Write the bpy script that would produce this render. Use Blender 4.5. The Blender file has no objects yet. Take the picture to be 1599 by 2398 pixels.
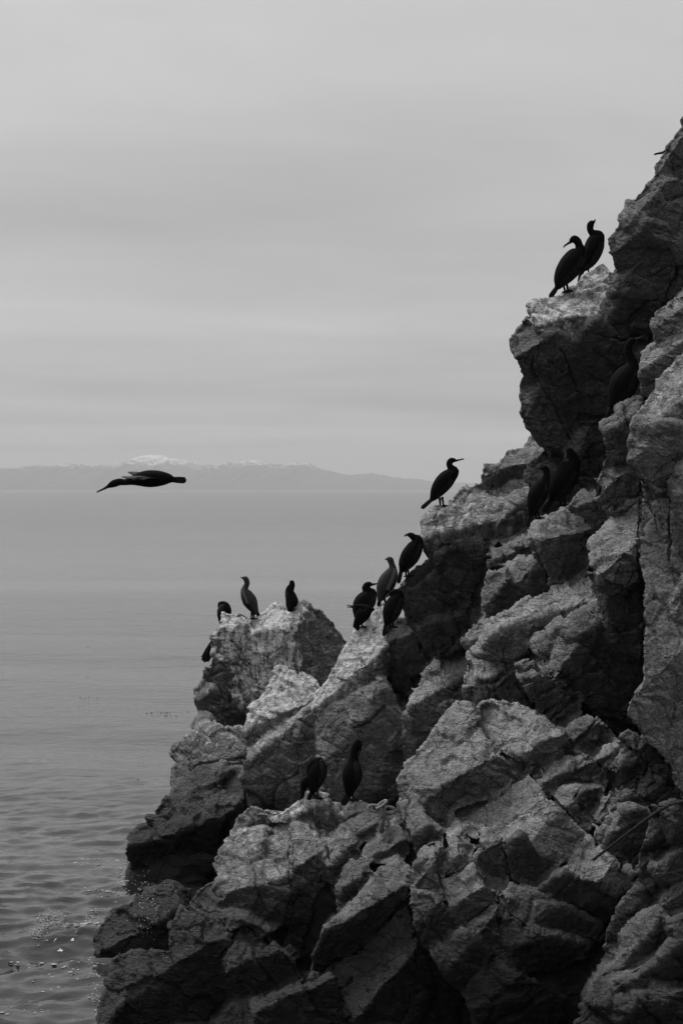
import bpy, math, random
import numpy as np
from mathutils import Vector
from mathutils.geometry import delaunay_2d_cdt

R = math.radians
# ------------------------------------------------------------------ camera, sky, sun, exposure
F, CX, HY, CAMH = 4663.0, 799.5, 1146.0, 5.2      # focal length in photo pixels, principal column, horizon row, eye height
scene = bpy.context.scene
cam_data = bpy.data.cameras.new('camera')
cam_data.sensor_fit = 'VERTICAL'
cam_data.sensor_height = 36.0
cam_data.lens = F / 2398.0 * 36.0
cam_data.shift_y = -(1199.0 - HY) / 2398.0
cam_data.clip_start = 0.5
cam_data.clip_end = 60000.0
cam = bpy.data.objects.new('camera', cam_data)
cam.location = (0, 0, CAMH)
cam.rotation_euler = (R(90), 0, 0)
scene.collection.objects.link(cam)
scene.camera = cam

SUN_EL, SUN_AZ = 56.0, -52.0          # azimuth measured from +Y (view direction) towards +X
world = bpy.data.worlds.new('World')
scene.world = world
world.use_nodes = True


def build_world():
    nt = world.node_tree
    nt.nodes.clear()
    N, L = nt.nodes.new, nt.links.new
    out = N('ShaderNodeOutputWorld')
    bg = N('ShaderNodeBackground')
    bg.inputs['Strength'].default_value = 0.1
    L(bg.outputs[0], out.inputs[0])
    sky = N('ShaderNodeTexSky')
    sky.sky_type = 'NISHITA'
    sky.sun_disc = False
    sky.sun_elevation = R(SUN_EL)
    sky.sun_rotation = R(SUN_AZ)
    bw = N('ShaderNodeRGBToBW')
    L(sky.outputs[0], bw.inputs[0])
    tc = N('ShaderNodeTexCoord')
    sep = N('ShaderNodeSeparateXYZ')
    L(tc.outputs['Generated'], sep.inputs[0])

    def m(op, a, b=None, c=None, clamp=False):
        n = N('ShaderNodeMath')
        n.operation = op
        n.use_clamp = clamp
        for i, v in enumerate((a, b, c)):
            if v is None:
                continue
            if isinstance(v, (int, float)):
                n.inputs[i].default_value = v
            else:
                L(v, n.inputs[i])
        return n.outputs[0]
    z = m('MAXIMUM', sep.outputs['Z'], 0.0)
    grad = m('MULTIPLY_ADD', z, 2.0, 1.0)                 # overcast sky: zenith three times the horizon
    base = m('MULTIPLY', grad, 0.422)
    # a stratus deck seen from below: plane coordinates
    den = m('ADD', z, 0.055)
    u = m('DIVIDE', sep.outputs['X'], den)
    v = m('DIVIDE', sep.outputs['Y'], den)
    cmb = N('ShaderNodeCombineXYZ')
    L(u, cmb.inputs[0])
    L(v, cmb.inputs[1])

    def cloud(sx, sy, ox, oy, scale, detail, rough, lo, hi):
        mp = N('ShaderNodeMapping')
        mp.inputs['Scale'].default_value = (sx, sy, 1)
        mp.inputs['Location'].default_value = (ox, oy, 0)
        L(cmb.outputs[0], mp.inputs[0])
        t = N('ShaderNodeTexNoise')
        t.inputs['Scale'].default_value = scale
        t.inputs['Detail'].default_value = detail
        t.inputs['Roughness'].default_value = rough
        t.inputs['Distortion'].default_value = 0.4
        L(mp.outputs[0], t.inputs['Vector'])
        mr = N('ShaderNodeMapRange')
        mr.inputs['From Min'].default_value = 0.3
        mr.inputs['From Max'].default_value = 0.7
        mr.inputs['To Min'].default_value = lo
        mr.inputs['To Max'].default_value = hi
        L(t.outputs[0], mr.inputs[0])
        return mr.outputs[0]
    c1 = cloud(0.16, 0.26, 3.7, 1.9, 1.1, 3, 0.5, 0.81, 1.25)
    c2 = cloud(0.5, 0.5, 0.3, 7.2, 2.0, 6, 0.55, 0.93, 1.07)
    col = m('MULTIPLY', m('MULTIPLY', base, c1), c2)
    col10 = m('MULTIPLY', col, 10.0)
    mix = m('ADD', m('MULTIPLY', col10, 0.94), m('MULTIPLY', bw.outputs[0], 0.06))
    L(mix, bg.inputs['Color'])


build_world()
sun_data = bpy.data.lights.new('sun', 'SUN')
sun_data.energy = 3.4
sun_data.angle = R(28)
sun_data.color = (1, 1, 1)
sun = bpy.data.objects.new('sun', sun_data)
sun.location = (-20, 10, 40)
_d = Vector((math.sin(R(SUN_AZ)) * math.cos(R(SUN_EL)), math.cos(R(SUN_AZ)) * math.cos(R(SUN_EL)), math.sin(R(SUN_EL))))
sun.rotation_euler = (-_d).to_track_quat('-Z', 'Y').to_euler()
scene.collection.objects.link(sun)

scene.view_settings.view_transform = 'Standard'
scene.view_settings.look = 'None'
scene.view_settings.exposure = 0.0
scene.view_settings.gamma = 1.0
scene.cycles.use_denoising = True
scene.cycles.volume_bounces = 0
scene.cycles.max_bounces = 6
scene.cycles.diffuse_bounces = 3

# ------------------------------------------------------------------ helpers
random.seed(7)
rng = np.random.default_rng(11)
COL = scene.collection


def P(px, py, Y):
    """a point of the place: photo column and row at a chosen distance from the camera, in metres"""
    return Vector(((px - CX) / F * Y, Y, CAMH - (py - HY) / F * Y))


def tag(o, label=None, cat=None, group=None, kind=None):
    for k, v in (('label', label), ('category', cat), ('group', group), ('kind', kind)):
        if v:
            o[k] = v
    return o


def link(name, mesh, mat=None, parent=None, smooth=True):
    o = bpy.data.objects.new(name, mesh)
    COL.objects.link(o)
    if mat:
        mesh.materials.clear()
        mesh.materials.append(mat)
    if smooth and len(mesh.polygons):
        mesh.polygons.foreach_set('use_smooth', np.ones(len(mesh.polygons), dtype=bool))
    if parent:
        o.parent = parent
    return o


def empty(name, loc=(0, 0, 0)):
    o = bpy.data.objects.new(name, None)
    o.location = loc
    COL.objects.link(o)
    return o


def mesh_from(name, verts, tris=None, quads=None, faces=None):
    me = bpy.data.meshes.new(name)
    if faces is None:
        faces = []
        if tris is not None:
            faces += [tuple(int(i) for i in t) for t in tris]
        if quads is not None:
            faces += [tuple(int(i) for i in q) for q in quads]
    me.from_pydata([tuple(map(float, v)) for v in verts], [], faces)
    me.update()
    return me


def mesh_np(name, V, tris):
    """fast triangle mesh from arrays"""
    me = bpy.data.meshes.new(name)
    n, t = len(V), len(tris)
    me.vertices.add(n)
    me.vertices.foreach_set('co', np.ascontiguousarray(V, dtype=np.float32).ravel())
    me.loops.add(t * 3)
    me.loops.foreach_set('vertex_index', np.ascontiguousarray(tris, dtype=np.int32).ravel())
    me.polygons.add(t)
    me.polygons.foreach_set('loop_start', np.arange(0, t * 3, 3, dtype=np.int32))
    me.update(calc_edges=True)
    return me


def _hash(ix, iy, iz, s):
    h = (ix.astype(np.int64) * 374761393 + iy.astype(np.int64) * 668265263 + iz.astype(np.int64) * 2147483647 + s * 1274126177) & 0xFFFFFFFF
    h = ((h ^ (h >> 13)) * 1274126177) & 0xFFFFFFFF
    h = ((h ^ (h >> 16)) * 2246822519) & 0xFFFFFFFF
    return (h ^ (h >> 15)) & 0xFFFFFFFF


def noise3(p, s=0):
    """gradient noise, about -1..1"""
    p = np.asarray(p, dtype=np.float64)
    i = np.floor(p).astype(np.int64)
    f = p - i
    w = f * f * f * (f * (f * 6 - 15) + 10)
    out = np.zeros(len(p))
    for dx in (0, 1):
        wx = w[:, 0] if dx else 1 - w[:, 0]
        for dy in (0, 1):
            wy = w[:, 1] if dy else 1 - w[:, 1]
            for dz in (0, 1):
                wz = w[:, 2] if dz else 1 - w[:, 2]
                h = _hash(i[:, 0] + dx, i[:, 1] + dy, i[:, 2] + dz, s)
                gx = (h & 1023) / 511.5 - 1
                gy = ((h >> 10) & 1023) / 511.5 - 1
                gz = ((h >> 20) & 1023) / 511.5 - 1
                out += wx * wy * wz * (gx * (f[:, 0] - dx) + gy * (f[:, 1] - dy) + gz * (f[:, 2] - dz))
    return out * 1.6


def fbm(p, s=0, octaves=4, gain=0.5, ridged=False):
    out = np.zeros(len(p))
    a, q = 1.0, np.array(p, dtype=np.float64)
    for k in range(octaves):
        n = noise3(q, s + k * 17)
        out += a * ((0.5 - np.abs(n)) if ridged else n)
        a *= gain
        q = q * 2.03 + 5.3
    return out


def voronoi(p, s=0):
    """F1, F2 and three random numbers of the nearest cell"""
    i = np.floor(p).astype(np.int64)
    n = len(p)
    f1 = np.full(n, 9.0)
    f2 = np.full(n, 9.0)
    cid = np.zeros(n, dtype=np.int64)
    off = np.zeros((n, 3))
    for dx in (-1, 0, 1):
        for dy in (-1, 0, 1):
            for dz in (-1, 0, 1):
                c = i + np.array((dx, dy, dz))
                h = _hash(c[:, 0], c[:, 1], c[:, 2], s)
                ctr = c + 0.5 + 0.8 * np.stack(((h & 1023) / 1023 - .5, ((h >> 10) & 1023) / 1023 - .5, ((h >> 20) & 1023) / 1023 - .5), 1)
                d = np.sqrt(((p - ctr) ** 2).sum(1))
                nearer = d < f1
                f2 = np.where(nearer, f1, np.minimum(f2, d))
                cid = np.where(nearer, h, cid)
                off = np.where(nearer[:, None], p - ctr, off)
                f1 = np.where(nearer, d, f1)
    h2 = _hash(cid & 0xFFFF, cid >> 16, cid * 0, s + 5)
    r = np.stack(((h2 & 1023) / 1023, ((h2 >> 10) & 1023) / 1023, ((h2 >> 20) & 1023) / 1023), 1)
    return f1, f2, r, off


# ------------------------------------------------------------------ materials
class Mat:
    def __init__(self, name):
        self.m = bpy.data.materials.new(name)
        self.m.use_nodes = True
        self.nt = self.m.node_tree
        self.b = self.nt.nodes['Principled BSDF']

    def n(self, t, **kw):
        x = self.nt.nodes.new(t)
        for k, v in kw.items():
            setattr(x, k, v)
        return x

    def l(self, a, b):
        self.nt.links.new(a, b)

    def math(self, op, a, b=None, c=None, clamp=False):
        x = self.n('ShaderNodeMath', operation=op, use_clamp=clamp)
        for i, v in enumerate((a, b, c)):
            if v is None:
                continue
            if isinstance(v, (int, float)):
                x.inputs[i].default_value = v
            else:
                self.l(v, x.inputs[i])
        return x.outputs[0]

    def noise(self, vec, scale, detail=4, rough=0.5, dist=0.0):
        t = self.n('ShaderNodeTexNoise')
        t.inputs['Scale'].default_value = scale
        t.inputs['Detail'].default_value = detail
        t.inputs['Roughness'].default_value = rough
        t.inputs['Distortion'].default_value = dist
        self.l(vec, t.inputs['Vector'])
        return t.outputs[0]

    def mapping(self, vec, scale=(1, 1, 1), rot=(0, 0, 0), loc=(0, 0, 0)):
        t = self.n('ShaderNodeMapping')
        t.inputs['Scale'].default_value = scale
        t.inputs['Rotation'].default_value = rot
        t.inputs['Location'].default_value = loc
        self.l(vec, t.inputs[0])
        return t.outputs[0]

    def ramp(self, v, f0, f1, t0, t1, smooth=False):
        t = self.n('ShaderNodeMapRange')
        if smooth:
            t.interpolation_type = 'SMOOTHSTEP'
        for k, x in (('From Min', f0), ('From Max', f1), ('To Min', t0), ('To Max', t1)):
            t.inputs[k].default_value = x
        self.l(v, t.inputs[0])
        return t.outputs[0]

    def objattr(self, name):
        a = self.n('ShaderNodeAttribute', attribute_type='OBJECT', attribute_name=name)
        return a.outputs['Fac']


def grey_mat(name, v, rough=0.6, bump=None, spec=0.3):
    k = Mat(name)
    geo = k.n('ShaderNodeNewGeometry')
    n = k.noise(geo.outputs['Position'], bump[0] if bump else 20, 4, 0.6)
    c = k.ramp(n, 0.25, 0.75, v * 0.7, v * 1.35)
    k.l(c, k.b.inputs['Base Color'])
    k.b.inputs['Roughness'].default_value = rough
    k.b.inputs['Specular IOR Level'].default_value = spec
    if bump:
        bp = k.n('ShaderNodeBump')
        bp.inputs['Strength'].default_value = bump[2] if len(bump) > 2 else 0.6
        bp.inputs['Distance'].default_value = bump[1]
        k.l(n, bp.inputs['Height'])
        k.l(bp.outputs[0], k.b.inputs['Normal'])
    return k.m


def rock_material():
    k = Mat('weathered_rock')
    geo = k.n('ShaderNodeNewGeometry')
    pos = geo.outputs['Position']
    sepn = k.n('ShaderNodeSeparateXYZ')
    k.l(geo.outputs['Normal'], sepn.inputs[0])
    sepp = k.n('ShaderNodeSeparateXYZ')
    k.l(pos, sepp.inputs[0])
    # mineral colour: large patches, bedding streaks, fine grain, pale speckle
    big = k.ramp(k.noise(pos, 0.9, 4, 0.55), 0.3, 0.7, 0.72, 1.25)
    mid = k.ramp(k.noise(pos, 7.0, 6, 0.65), 0.28, 0.72, 0.62, 1.4)
    bed = k.mapping(pos, (3, 4, 15), (0, R(-40), 0))
    bedn = k.ramp(k.noise(bed, 2.2, 5, 0.6, 0.6), 0.3, 0.7, 0.8, 1.2)
    fine = k.math('MULTIPLY', k.ramp(k.noise(k.mapping(pos, (1, 1, 1.8), (0, R(-35), 0)), 42.0, 3, 0.7), 0.28, 0.72, 0.45, 1.55), k.ramp(k.noise(pos, 120.0, 2, 0.6), 0.28, 0.72, 0.55, 1.45))
    stain = k.ramp(k.noise(k.mapping(pos, (7, 7, 0.8)), 1.5, 4, 0.6, 0.3), 0.3, 0.7, 0.72, 1.22)
    fine = k.math('MULTIPLY', fine, stain)
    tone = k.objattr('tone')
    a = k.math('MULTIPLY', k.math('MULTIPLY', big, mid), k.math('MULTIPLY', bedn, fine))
    a = k.math('MULTIPLY', a, tone)  # block tone; also carries shade painted into dark fronts, crevice and gully
    # pale weathered crust on tops; shade painted into faces that do not look up
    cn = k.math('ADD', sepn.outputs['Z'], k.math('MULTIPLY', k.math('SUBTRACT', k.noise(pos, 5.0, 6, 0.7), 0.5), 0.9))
    crust_shade = k.ramp(cn, 0.0, 0.40, 0.70, 1.15, True)
    a = k.math('MULTIPLY', a, crust_shade)
    # veins of pale mineral
    vn = k.noise(k.mapping(pos, (1.2, 1.2, 2.2), (0, R(35), 0)), 2.3, 4, 0.6, 0.8)
    vein = k.ramp(k.math('ABSOLUTE', k.math('SUBTRACT', vn, 0.5)), 0.0, 0.006, 1.0, 0.0)
    vein = k.math('MULTIPLY', vein, k.ramp(k.noise(pos, 1.7, 2), 0.5, 0.62, 0, 0.55))
    # droppings: run down from the perches in streaks, thickest on the tops
    gu = k.objattr('guano')
    st = k.noise(k.mapping(pos, (9, 9, 1.1)), 1.6, 5, 0.62, 0.3)
    sp = k.noise(pos, 6.5, 5, 0.7)
    top = k.ramp(sepn.outputs['Z'], -0.15, 0.75, -0.01, 0.12)
    st = k.ramp(st, 0.3, 0.7, 0.2, 0.8)
    gsum = k.math('ADD', k.math('ADD', k.math('MULTIPLY', st, 0.70), k.math('MULTIPLY', sp, 0.30)), top)
    thr = k.math('SUBTRACT', gsum, k.math('SUBTRACT', 0.76, k.math('MULTIPLY', gu, 0.26)))
    gm = k.math('MULTIPLY', k.ramp(thr, -0.02, 0.16, 0.0, 0.85), k.math('GREATER_THAN', gu, 0.02))
    white = k.ramp(k.noise(pos, 30, 3, 0.7), 0.3, 0.7, 0.34, 0.62)

    def mixf(fac, x, y):
        n = k.n('ShaderNodeMix', data_type='FLOAT')
        k.l(fac, n.inputs[0])
        for v, i in ((x, 2), (y, 3)):
            if isinstance(v, (int, float)):
                n.inputs[i].default_value = v
            else:
                k.l(v, n.inputs[i])
        return n.outputs[0]
    a = mixf(vein, a, 0.34)
    a = mixf(gm, a, white)
    # hairline joints, filled with dirt
    wob = k.n('ShaderNodeVectorMath', operation='ADD')
    nz = k.n('ShaderNodeTexNoise')
    nz.inputs['Scale'].default_value = 3.0
    nz.inputs['Detail'].default_value = 5
    k.l(pos, nz.inputs['Vector'])
    sc_ = k.n('ShaderNodeVectorMath', operation='SCALE')
    sc_.inputs['Scale'].default_value = 0.34
    k.l(nz.outputs['Color'], sc_.inputs[0])
    k.l(pos, wob.inputs[0])
    k.l(sc_.outputs[0], wob.inputs[1])
    hair = None
    for (sx, sz, w, keep0) in ((1.5, 3.4, 0.020, 0.44), (4.2, 8.5, 0.040, 0.50)):
        vv = k.n('ShaderNodeTexVoronoi', feature='DISTANCE_TO_EDGE')
        vv.inputs['Scale'].default_value = 1.0
        k.l(k.mapping(wob.outputs[0], (sx, sx * 1.2, sz), (0, R(38), 0)), vv.inputs['Vector'])
        ln = k.ramp(vv.outputs['Distance'], 0.0, w, 1.0, 0.0)
        ln = k.math('MULTIPLY', ln, k.ramp(k.noise(pos, 1.1 * sx, 2), keep0, keep0 + 0.10, 0.0, 1.0))
        hair = ln if hair is None else k.math('MAXIMUM', hair, ln)
    a = k.math('MULTIPLY', a, k.math('SUBTRACT', 1.0, k.math('MULTIPLY', hair, 0.55)))
    # splash zone: black lichen and wet algae up to about a metre and a half
    wz = k.math('ADD', sepp.outputs['Z'], k.math('MULTIPLY', k.noise(pos, 1.3, 5, 0.6), -1.7))
    wet = k.ramp(wz, 0.05, 1.0, 1.0, 0.0, True)
    a = mixf(wet, a, k.math('MULTIPLY', a, 0.15))
    rough = k.math('SUBTRACT', 0.92, k.math('MULTIPLY', wet, 0.38))
    k.l(a, k.b.inputs['Base Color'])
    k.l(rough, k.b.inputs['Roughness'])
    k.b.inputs['Specular IOR Level'].default_value = 0.22
    # relief below the mesh resolution
    h1 = k.noise(pos, 16, 7, 0.68)
    h2 = k.noise(pos, 48, 4, 0.7)
    vo = k.n('ShaderNodeTexVoronoi', feature='F1')
    vo.inputs['Scale'].default_value = 22
    k.l(pos, vo.inputs['Vector'])
    pit = k.ramp(vo.outputs['Distance'], 0.0, 0.32, -0.5, 0.0)
    hh = k.math('ADD', k.math('ADD', k.math('SUBTRACT', k.math('ADD', h1, k.math('MULTIPLY', k.noise(k.mapping(pos, (5, 6, 30), (0, R(38), 0)), 1.6, 4, 0.65, 0.3), 0.7)), k.math('MULTIPLY', hair, 0.6)), k.math('MULTIPLY', h2, 0.35)), k.math('MULTIPLY', pit, 0.35))
    bp = k.n('ShaderNodeBump')
    k.l(k.objattr('grit'), bp.inputs['Strength'])
    bp.inputs['Distance'].default_value = 0.07
    k.l(hh, bp.inputs['Height'])
    k.l(bp.outputs[0], k.b.inputs['Normal'])
    return k.m


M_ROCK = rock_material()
M_BIRD = grey_mat('black_plumage', 0.0035, 0.8, (38, 0.006, 0.5), 0.04)
M_WING = grey_mat('scaled_wing_plumage', 0.008, 0.7, (60, 0.006, 0.8), 0.08)


def feather_mat():
    k = Mat('scaled_feathers')
    geo = k.n('ShaderNodeNewGeometry')
    vo = k.n('ShaderNodeTexVoronoi', feature='DISTANCE_TO_EDGE')
    vo.inputs['Scale'].default_value = 34
    k.l(k.mapping(geo.outputs['Position'], (1, 1, 0.6), (0, R(35), 0)), vo.inputs['Vector'])
    n = k.noise(geo.outputs['Position'], 9, 3, 0.6)
    c = k.ramp(vo.outputs['Distance'], 0.0, 0.35, 0.002, 0.008)
    c = k.math('MULTIPLY', c, k.ramp(n, 0.35, 0.7, 0.5, 2.6))  # mottled sheen painted into the feather colour
    k.l(c, k.b.inputs['Base Color'])
    k.b.inputs['Roughness'].default_value = 0.5
    k.b.inputs['Specular IOR Level'].default_value = 0.09
    bp = k.n('ShaderNodeBump')
    bp.inputs['Strength'].default_value = 0.9
    bp.inputs['Distance'].default_value = 0.012
    k.l(vo.outputs['Distance'], bp.inputs['Height'])
    k.l(bp.outputs[0], k.b.inputs['Normal'])
    return k.m


M_WING = feather_mat()
M_PALE = grey_mat('pale_breast_plumage', 0.06, 0.8, (38, 0.006, 0.5), 0.2)
M_BROWN = grey_mat('brown_juvenile_plumage', 0.018, 0.8, (38, 0.006, 0.5), 0.2)
M_BILL = grey_mat('horn_bill', 0.012, 0.6, None, 0.1)
M_LEG = grey_mat('black_leg_skin', 0.006, 0.7, None, 0.08)
M_ROPE = grey_mat('tarred_rope', 0.02, 0.8, (90, 0.004, 0.8), 0.2)
M_CHAIN = grey_mat('rusted_iron', 0.16, 0.85, (60, 0.004, 0.8), 0.2)
M_FOAM = grey_mat('sea_foam', 0.36, 0.7, (60, 0.01, 0.6), 0.3)
M_KELP = grey_mat('floating_kelp', 0.02, 0.5, None, 0.3)

# ------------------------------------------------------------------ sea
SEA_AMP = 1.0


def wave_height(x, y):
    """metres; chop dies out to sea, where the material takes over"""
    p = np.stack((x, y, np.zeros_like(x)), 1)
    near = np.clip((44.0 - y) / 24.0, 0, 1)
    near = near * near * (3 - 2 * near)
    swell = 0.05 * np.sin(0.16 * x + 0.62 * y + 2.2 * noise3(p * 0.05, 3)) * (0.3 + 0.7 * np.clip(1 - y / 160.0, 0, 1))
    long_ = 0.03 * noise3(p * np.array((0.22, 0.55, 1)), 21) * np.clip(1 - y / 120.0, 0, 1)
    chop = 0.095 * fbm(p * np.array((0.75, 1.25, 1)) + 0.3 * noise3(p * 0.5, 9)[:, None], 5, 2, 0.5, True)
    rip = 0.060 * fbm((p + 0.25 * noise3(p * 0.9, 35)[:, None]) * np.array((1.7, 3.2, 1)), 31, 3, 0.5, True)
    rip_far = 0.010 * noise3(p * np.array((1.2, 3.2, 1)), 33) * np.clip(1 - y / 80.0, 0, 1)
    h = swell + long_ + near * (chop + rip) + rip_far
    # the wavelet that breaks round the foot of the rock
    bx, by = P(116, 2212, F * CAMH / (2212 - HY)).x, F * CAMH / (2212 - HY)
    d = np.sqrt(((x - bx - 0.25) / 0.75) ** 2 + ((y - by - 0.15) / 0.42) ** 2)
    h = h + 0.10 * np.exp(-d * d * 1.4) * (1 + 0.5 * noise3(p * 5, 77))
    return h * SEA_AMP


def build_sea():
    ys = [7.0]
    while ys[-1] < 70:
        ys.append(ys[-1] * 1.0042)
    while ys[-1] < 27000:
        ys.append(ys[-1] * 1.035)
    ys = np.array(ys)
    nc = 420
    t = np.linspace(-1, 1, nc)
    # columns gather towards the open water on the left of the rock
    xr = np.where(t < 0, t * 0.62, t * 0.62)
    X = (np.sign(xr) * np.abs(xr) ** 1.0)[None, :] * (ys[:, None] + 2.0)
    X = X - 0.11 * np.minimum(ys, 60)[:, None]
    Yg = np.repeat(ys[:, None], nc, 1)
    Z = wave_height(X.ravel(), Yg.ravel())
    V = np.stack((X.ravel(), Yg.ravel(), Z), 1)
    r, c = len(ys), nc
    idx = np.arange(r * c).reshape(r, c)
    a, b, d, e = idx[:-1, :-1].ravel(), idx[:-1, 1:].ravel(), idx[1:, 1:].ravel(), idx[1:, :-1].ravel()
    tris = np.concatenate((np.stack((a, b, d), 1), np.stack((a, d, e), 1)))
    k = Mat('sea_water')
    geo = k.n('ShaderNodeNewGeometry')
    pos = geo.outputs['Position']
    k.b.inputs['Base Color'].default_value = (0.012, 0.012, 0.012, 1)
    k.b.inputs['IOR'].default_value = 1.333
    w1 = k.noise(k.mapping(pos, (0.26, 0.36, 1)), 1.0, 5, 0.55, 0.4)
    w2 = k.noise(k.mapping(pos, (1.3, 2.0, 1)), 1.0, 4, 0.6, 0.4)
    w3 = k.noise(k.mapping(pos, (9, 16, 9)), 1.0, 3, 0.6)
    slick = k.ramp(k.noise(k.mapping(pos, (0.004, 0.02, 1)), 1.0, 3, 0.5), 0.40, 0.60, 0.15, 1.0)
    hh = k.math('ADD', k.math('MULTIPLY', w1, 0.30), k.math('ADD', k.math('MULTIPLY', w2, 0.07), k.math('MULTIPLY', w3, 0.008)))
    hh = k.math('MULTIPLY', hh, k.math('MULTIPLY', slick, 2.1))
    bp = k.n('ShaderNodeBump')
    sy = k.n('ShaderNodeSeparateXYZ')
    k.l(pos, sy.inputs[0])
    inv = k.math('MAXIMUM', k.math('DIVIDE', 45.0, sy.outputs['Y']), 0.12)
    k.l(k.math('MINIMUM', inv, 0.7), bp.inputs['Strength'])
    bp.inputs['Distance'].default_value = 0.5
    k.l(hh, bp.inputs['Height'])
    k.l(bp.outputs[0], k.b.inputs['Normal'])
    k.l(k.ramp(sy.outputs['Y'], 15, 300, 0.08, 0.16), k.b.inputs['Roughness'])
    o = link('sea', mesh_np('sea', V, tris), k.m)
    tag(o, kind='structure')


build_sea()

# ------------------------------------------------------------------ far mountains
RIDGE = [(-900, 1100), (-600, 1088), (-350, 1096), (-120, 1099), (0, 1096.6), (38, 1097), (76, 1093.6), (126, 1091.7), (164, 1085), (191, 1089), (230, 1090.5), (268, 1088),
         (306, 1080), (344, 1067), (375, 1067), (406, 1073.7), (432, 1078), (459, 1088), (490, 1089), (517, 1091.7), (536, 1086), (574, 1081),
         (600, 1079.5), (639, 1088), (663, 1092.6), (699, 1080.7), (735, 1090), (763, 1102), (821, 1111.7), (850, 1109), (897, 1112.7), (936, 1119),
         (993, 1123.7), (1022, 1127.5), (1079, 1130), (1127, 1131), (1250, 1137), (1400, 1142), (1500, 1147)]


def build_mountains():
    D = 19000.0
    xs = np.arange(-900, 1500, 2.5)
    rx, ry = zip(*RIDGE)
    hp = HY - np.interp(xs, rx, ry)
    hp = hp + np.clip(hp / 60, 0, 1) * 5.5 * fbm(np.stack((xs / 26, xs * 0, xs * 0), 1), 8, 4, 0.6)
    rows = np.linspace(-1, 1, 41)
    V = []
    for q in rows:
        yy = D + q * 2600.0
        fall = (1 - np.abs(q)) ** 0.8
        X = (xs - CX) / F * D + q * 300
        Hm = hp / F * D
        p = np.stack((X / 420, np.full_like(X, yy / 420), np.zeros_like(X)), 1)
        spur = fbm(p, 4, 5, 0.55, True)
        Z = Hm * fall * (1 + (0.10 + 0.45 * abs(q)) * (spur - 0.25)) - 14 * abs(q)
        V.append(np.stack((X, np.full_like(X, yy), Z), 1))
    V = np.concatenate(V)
    r, c = len(rows), len(xs)
    idx = np.arange(r * c).reshape(r, c)
    a, b, d, e = idx[:-1, :-1].ravel(), idx[:-1, 1:].ravel(), idx[1:, 1:].ravel(), idx[1:, :-1].ravel()
    tris = np.concatenate((np.stack((a, b, d), 1), np.stack((a, d, e), 1)))
    k = Mat('forested_snow_mountain')
    geo = k.n('ShaderNodeNewGeometry')
    sp = k.n('ShaderNodeSeparateXYZ')
    k.l(geo.outputs['Position'], sp.inputs[0])
    n = k.noise(geo.outputs['Position'], 0.011, 7, 0.75)
    zz = k.math('ADD', sp.outputs['Z'], k.math('MULTIPLY', k.math('SUBTRACT', n, 0.5), 520))
    s = k.ramp(zz, 225, 310, 0.0, 1.0)
    c = k.math('ADD', k.math('MULTIPLY', s, 0.55), 0.035)
    k.l(c, k.b.inputs['Base Color'])
    k.b.inputs['Roughness'].default_value = 0.9
    o = link('mountain_range', mesh_np('mountain_range', V, tris), k.m)
    tag(o, kind='structure')


build_mountains()

# ------------------------------------------------------------------ the cliff, block by block
# (distance, outline, planes[(x, y, gx, gy)], options): the front of a block is the farthest of its planes; gx, gy say how many
# pixels-worth of distance the plane gains per pixel to the right / down, so gy < 0 leans back (faces the sky), gx > 0 faces right.
ROCKS = []
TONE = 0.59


def rk(Y, outline, planes, **kw):
    pts = [tuple(map(float, q.split(','))) for q in outline.split()]
    if Y < 17.3 and min(q[0] for q in pts) > 1370 and min(q[1] for q in pts) > 1850:      # the gully's shade, painted in as a lower tone
        kw['tone'] = kw.get('tone', .2) * 0.72
        kw['fr'] = min(kw.get('fr', .7), .7)
    ROCKS.append((Y, pts, planes, kw))


# --- upper right crag
rk(21.0, '1640,250 1599,289 1577,317 1557,346 1544,366 1532,389 1533,409 1560,424 1600,440 1660,440',
   [(1575, 350, -1.3, -0.9), (1575, 350, 0.5, 0.25)], tone=.17)
rk(20.9, '1536,404 1519,426 1491,455 1465,492 1449,509 1451,529 1470,545 1560,560 1660,560 1660,420 1570,415',
   [(1500, 490, -1.2, -1.1), (1500, 490, 0.3, 0.2), (1560, 470, 0.9, 0.3)], tone=.18)
rk(20.5, '1453,520 1432,552 1424,572 1425,595 1431,608 1439,627 1451,638 1482,618 1519,592 1568,581 1585,560 1560,525 1500,505',
   [(1470, 560, -1.0, -0.5), (1480, 570, 0.1, 0.8), (1540, 560, 0.6, 0.5)], tone=.12)
rk(20.6, '1560,540 1600,520 1660,500 1660,640 1599,660 1574,609 1566,580', [(1600, 580, 0.4, 0.2), (1600, 550, -.3, -.6)], tone=.12)
rk(20.7, '1430,640 1451,628 1482,610 1519,585 1572,575 1580,612 1574,660 1545,720 1500,705 1455,690 1425,700',
   [(1470, 640, -1.0, -0.6), (1480, 640, 0.3, 0.45)], tone=.13)
rk(20.9, '1400,735 1425,690 1460,680 1500,700 1550,712 1540,760 1520,800 1470,800 1430,800 1400,780', [(1440, 720, -.7, -.3), (1440, 720, .3, .5)], tone=.08)  # low tone paints in the shade above the crevice
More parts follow.
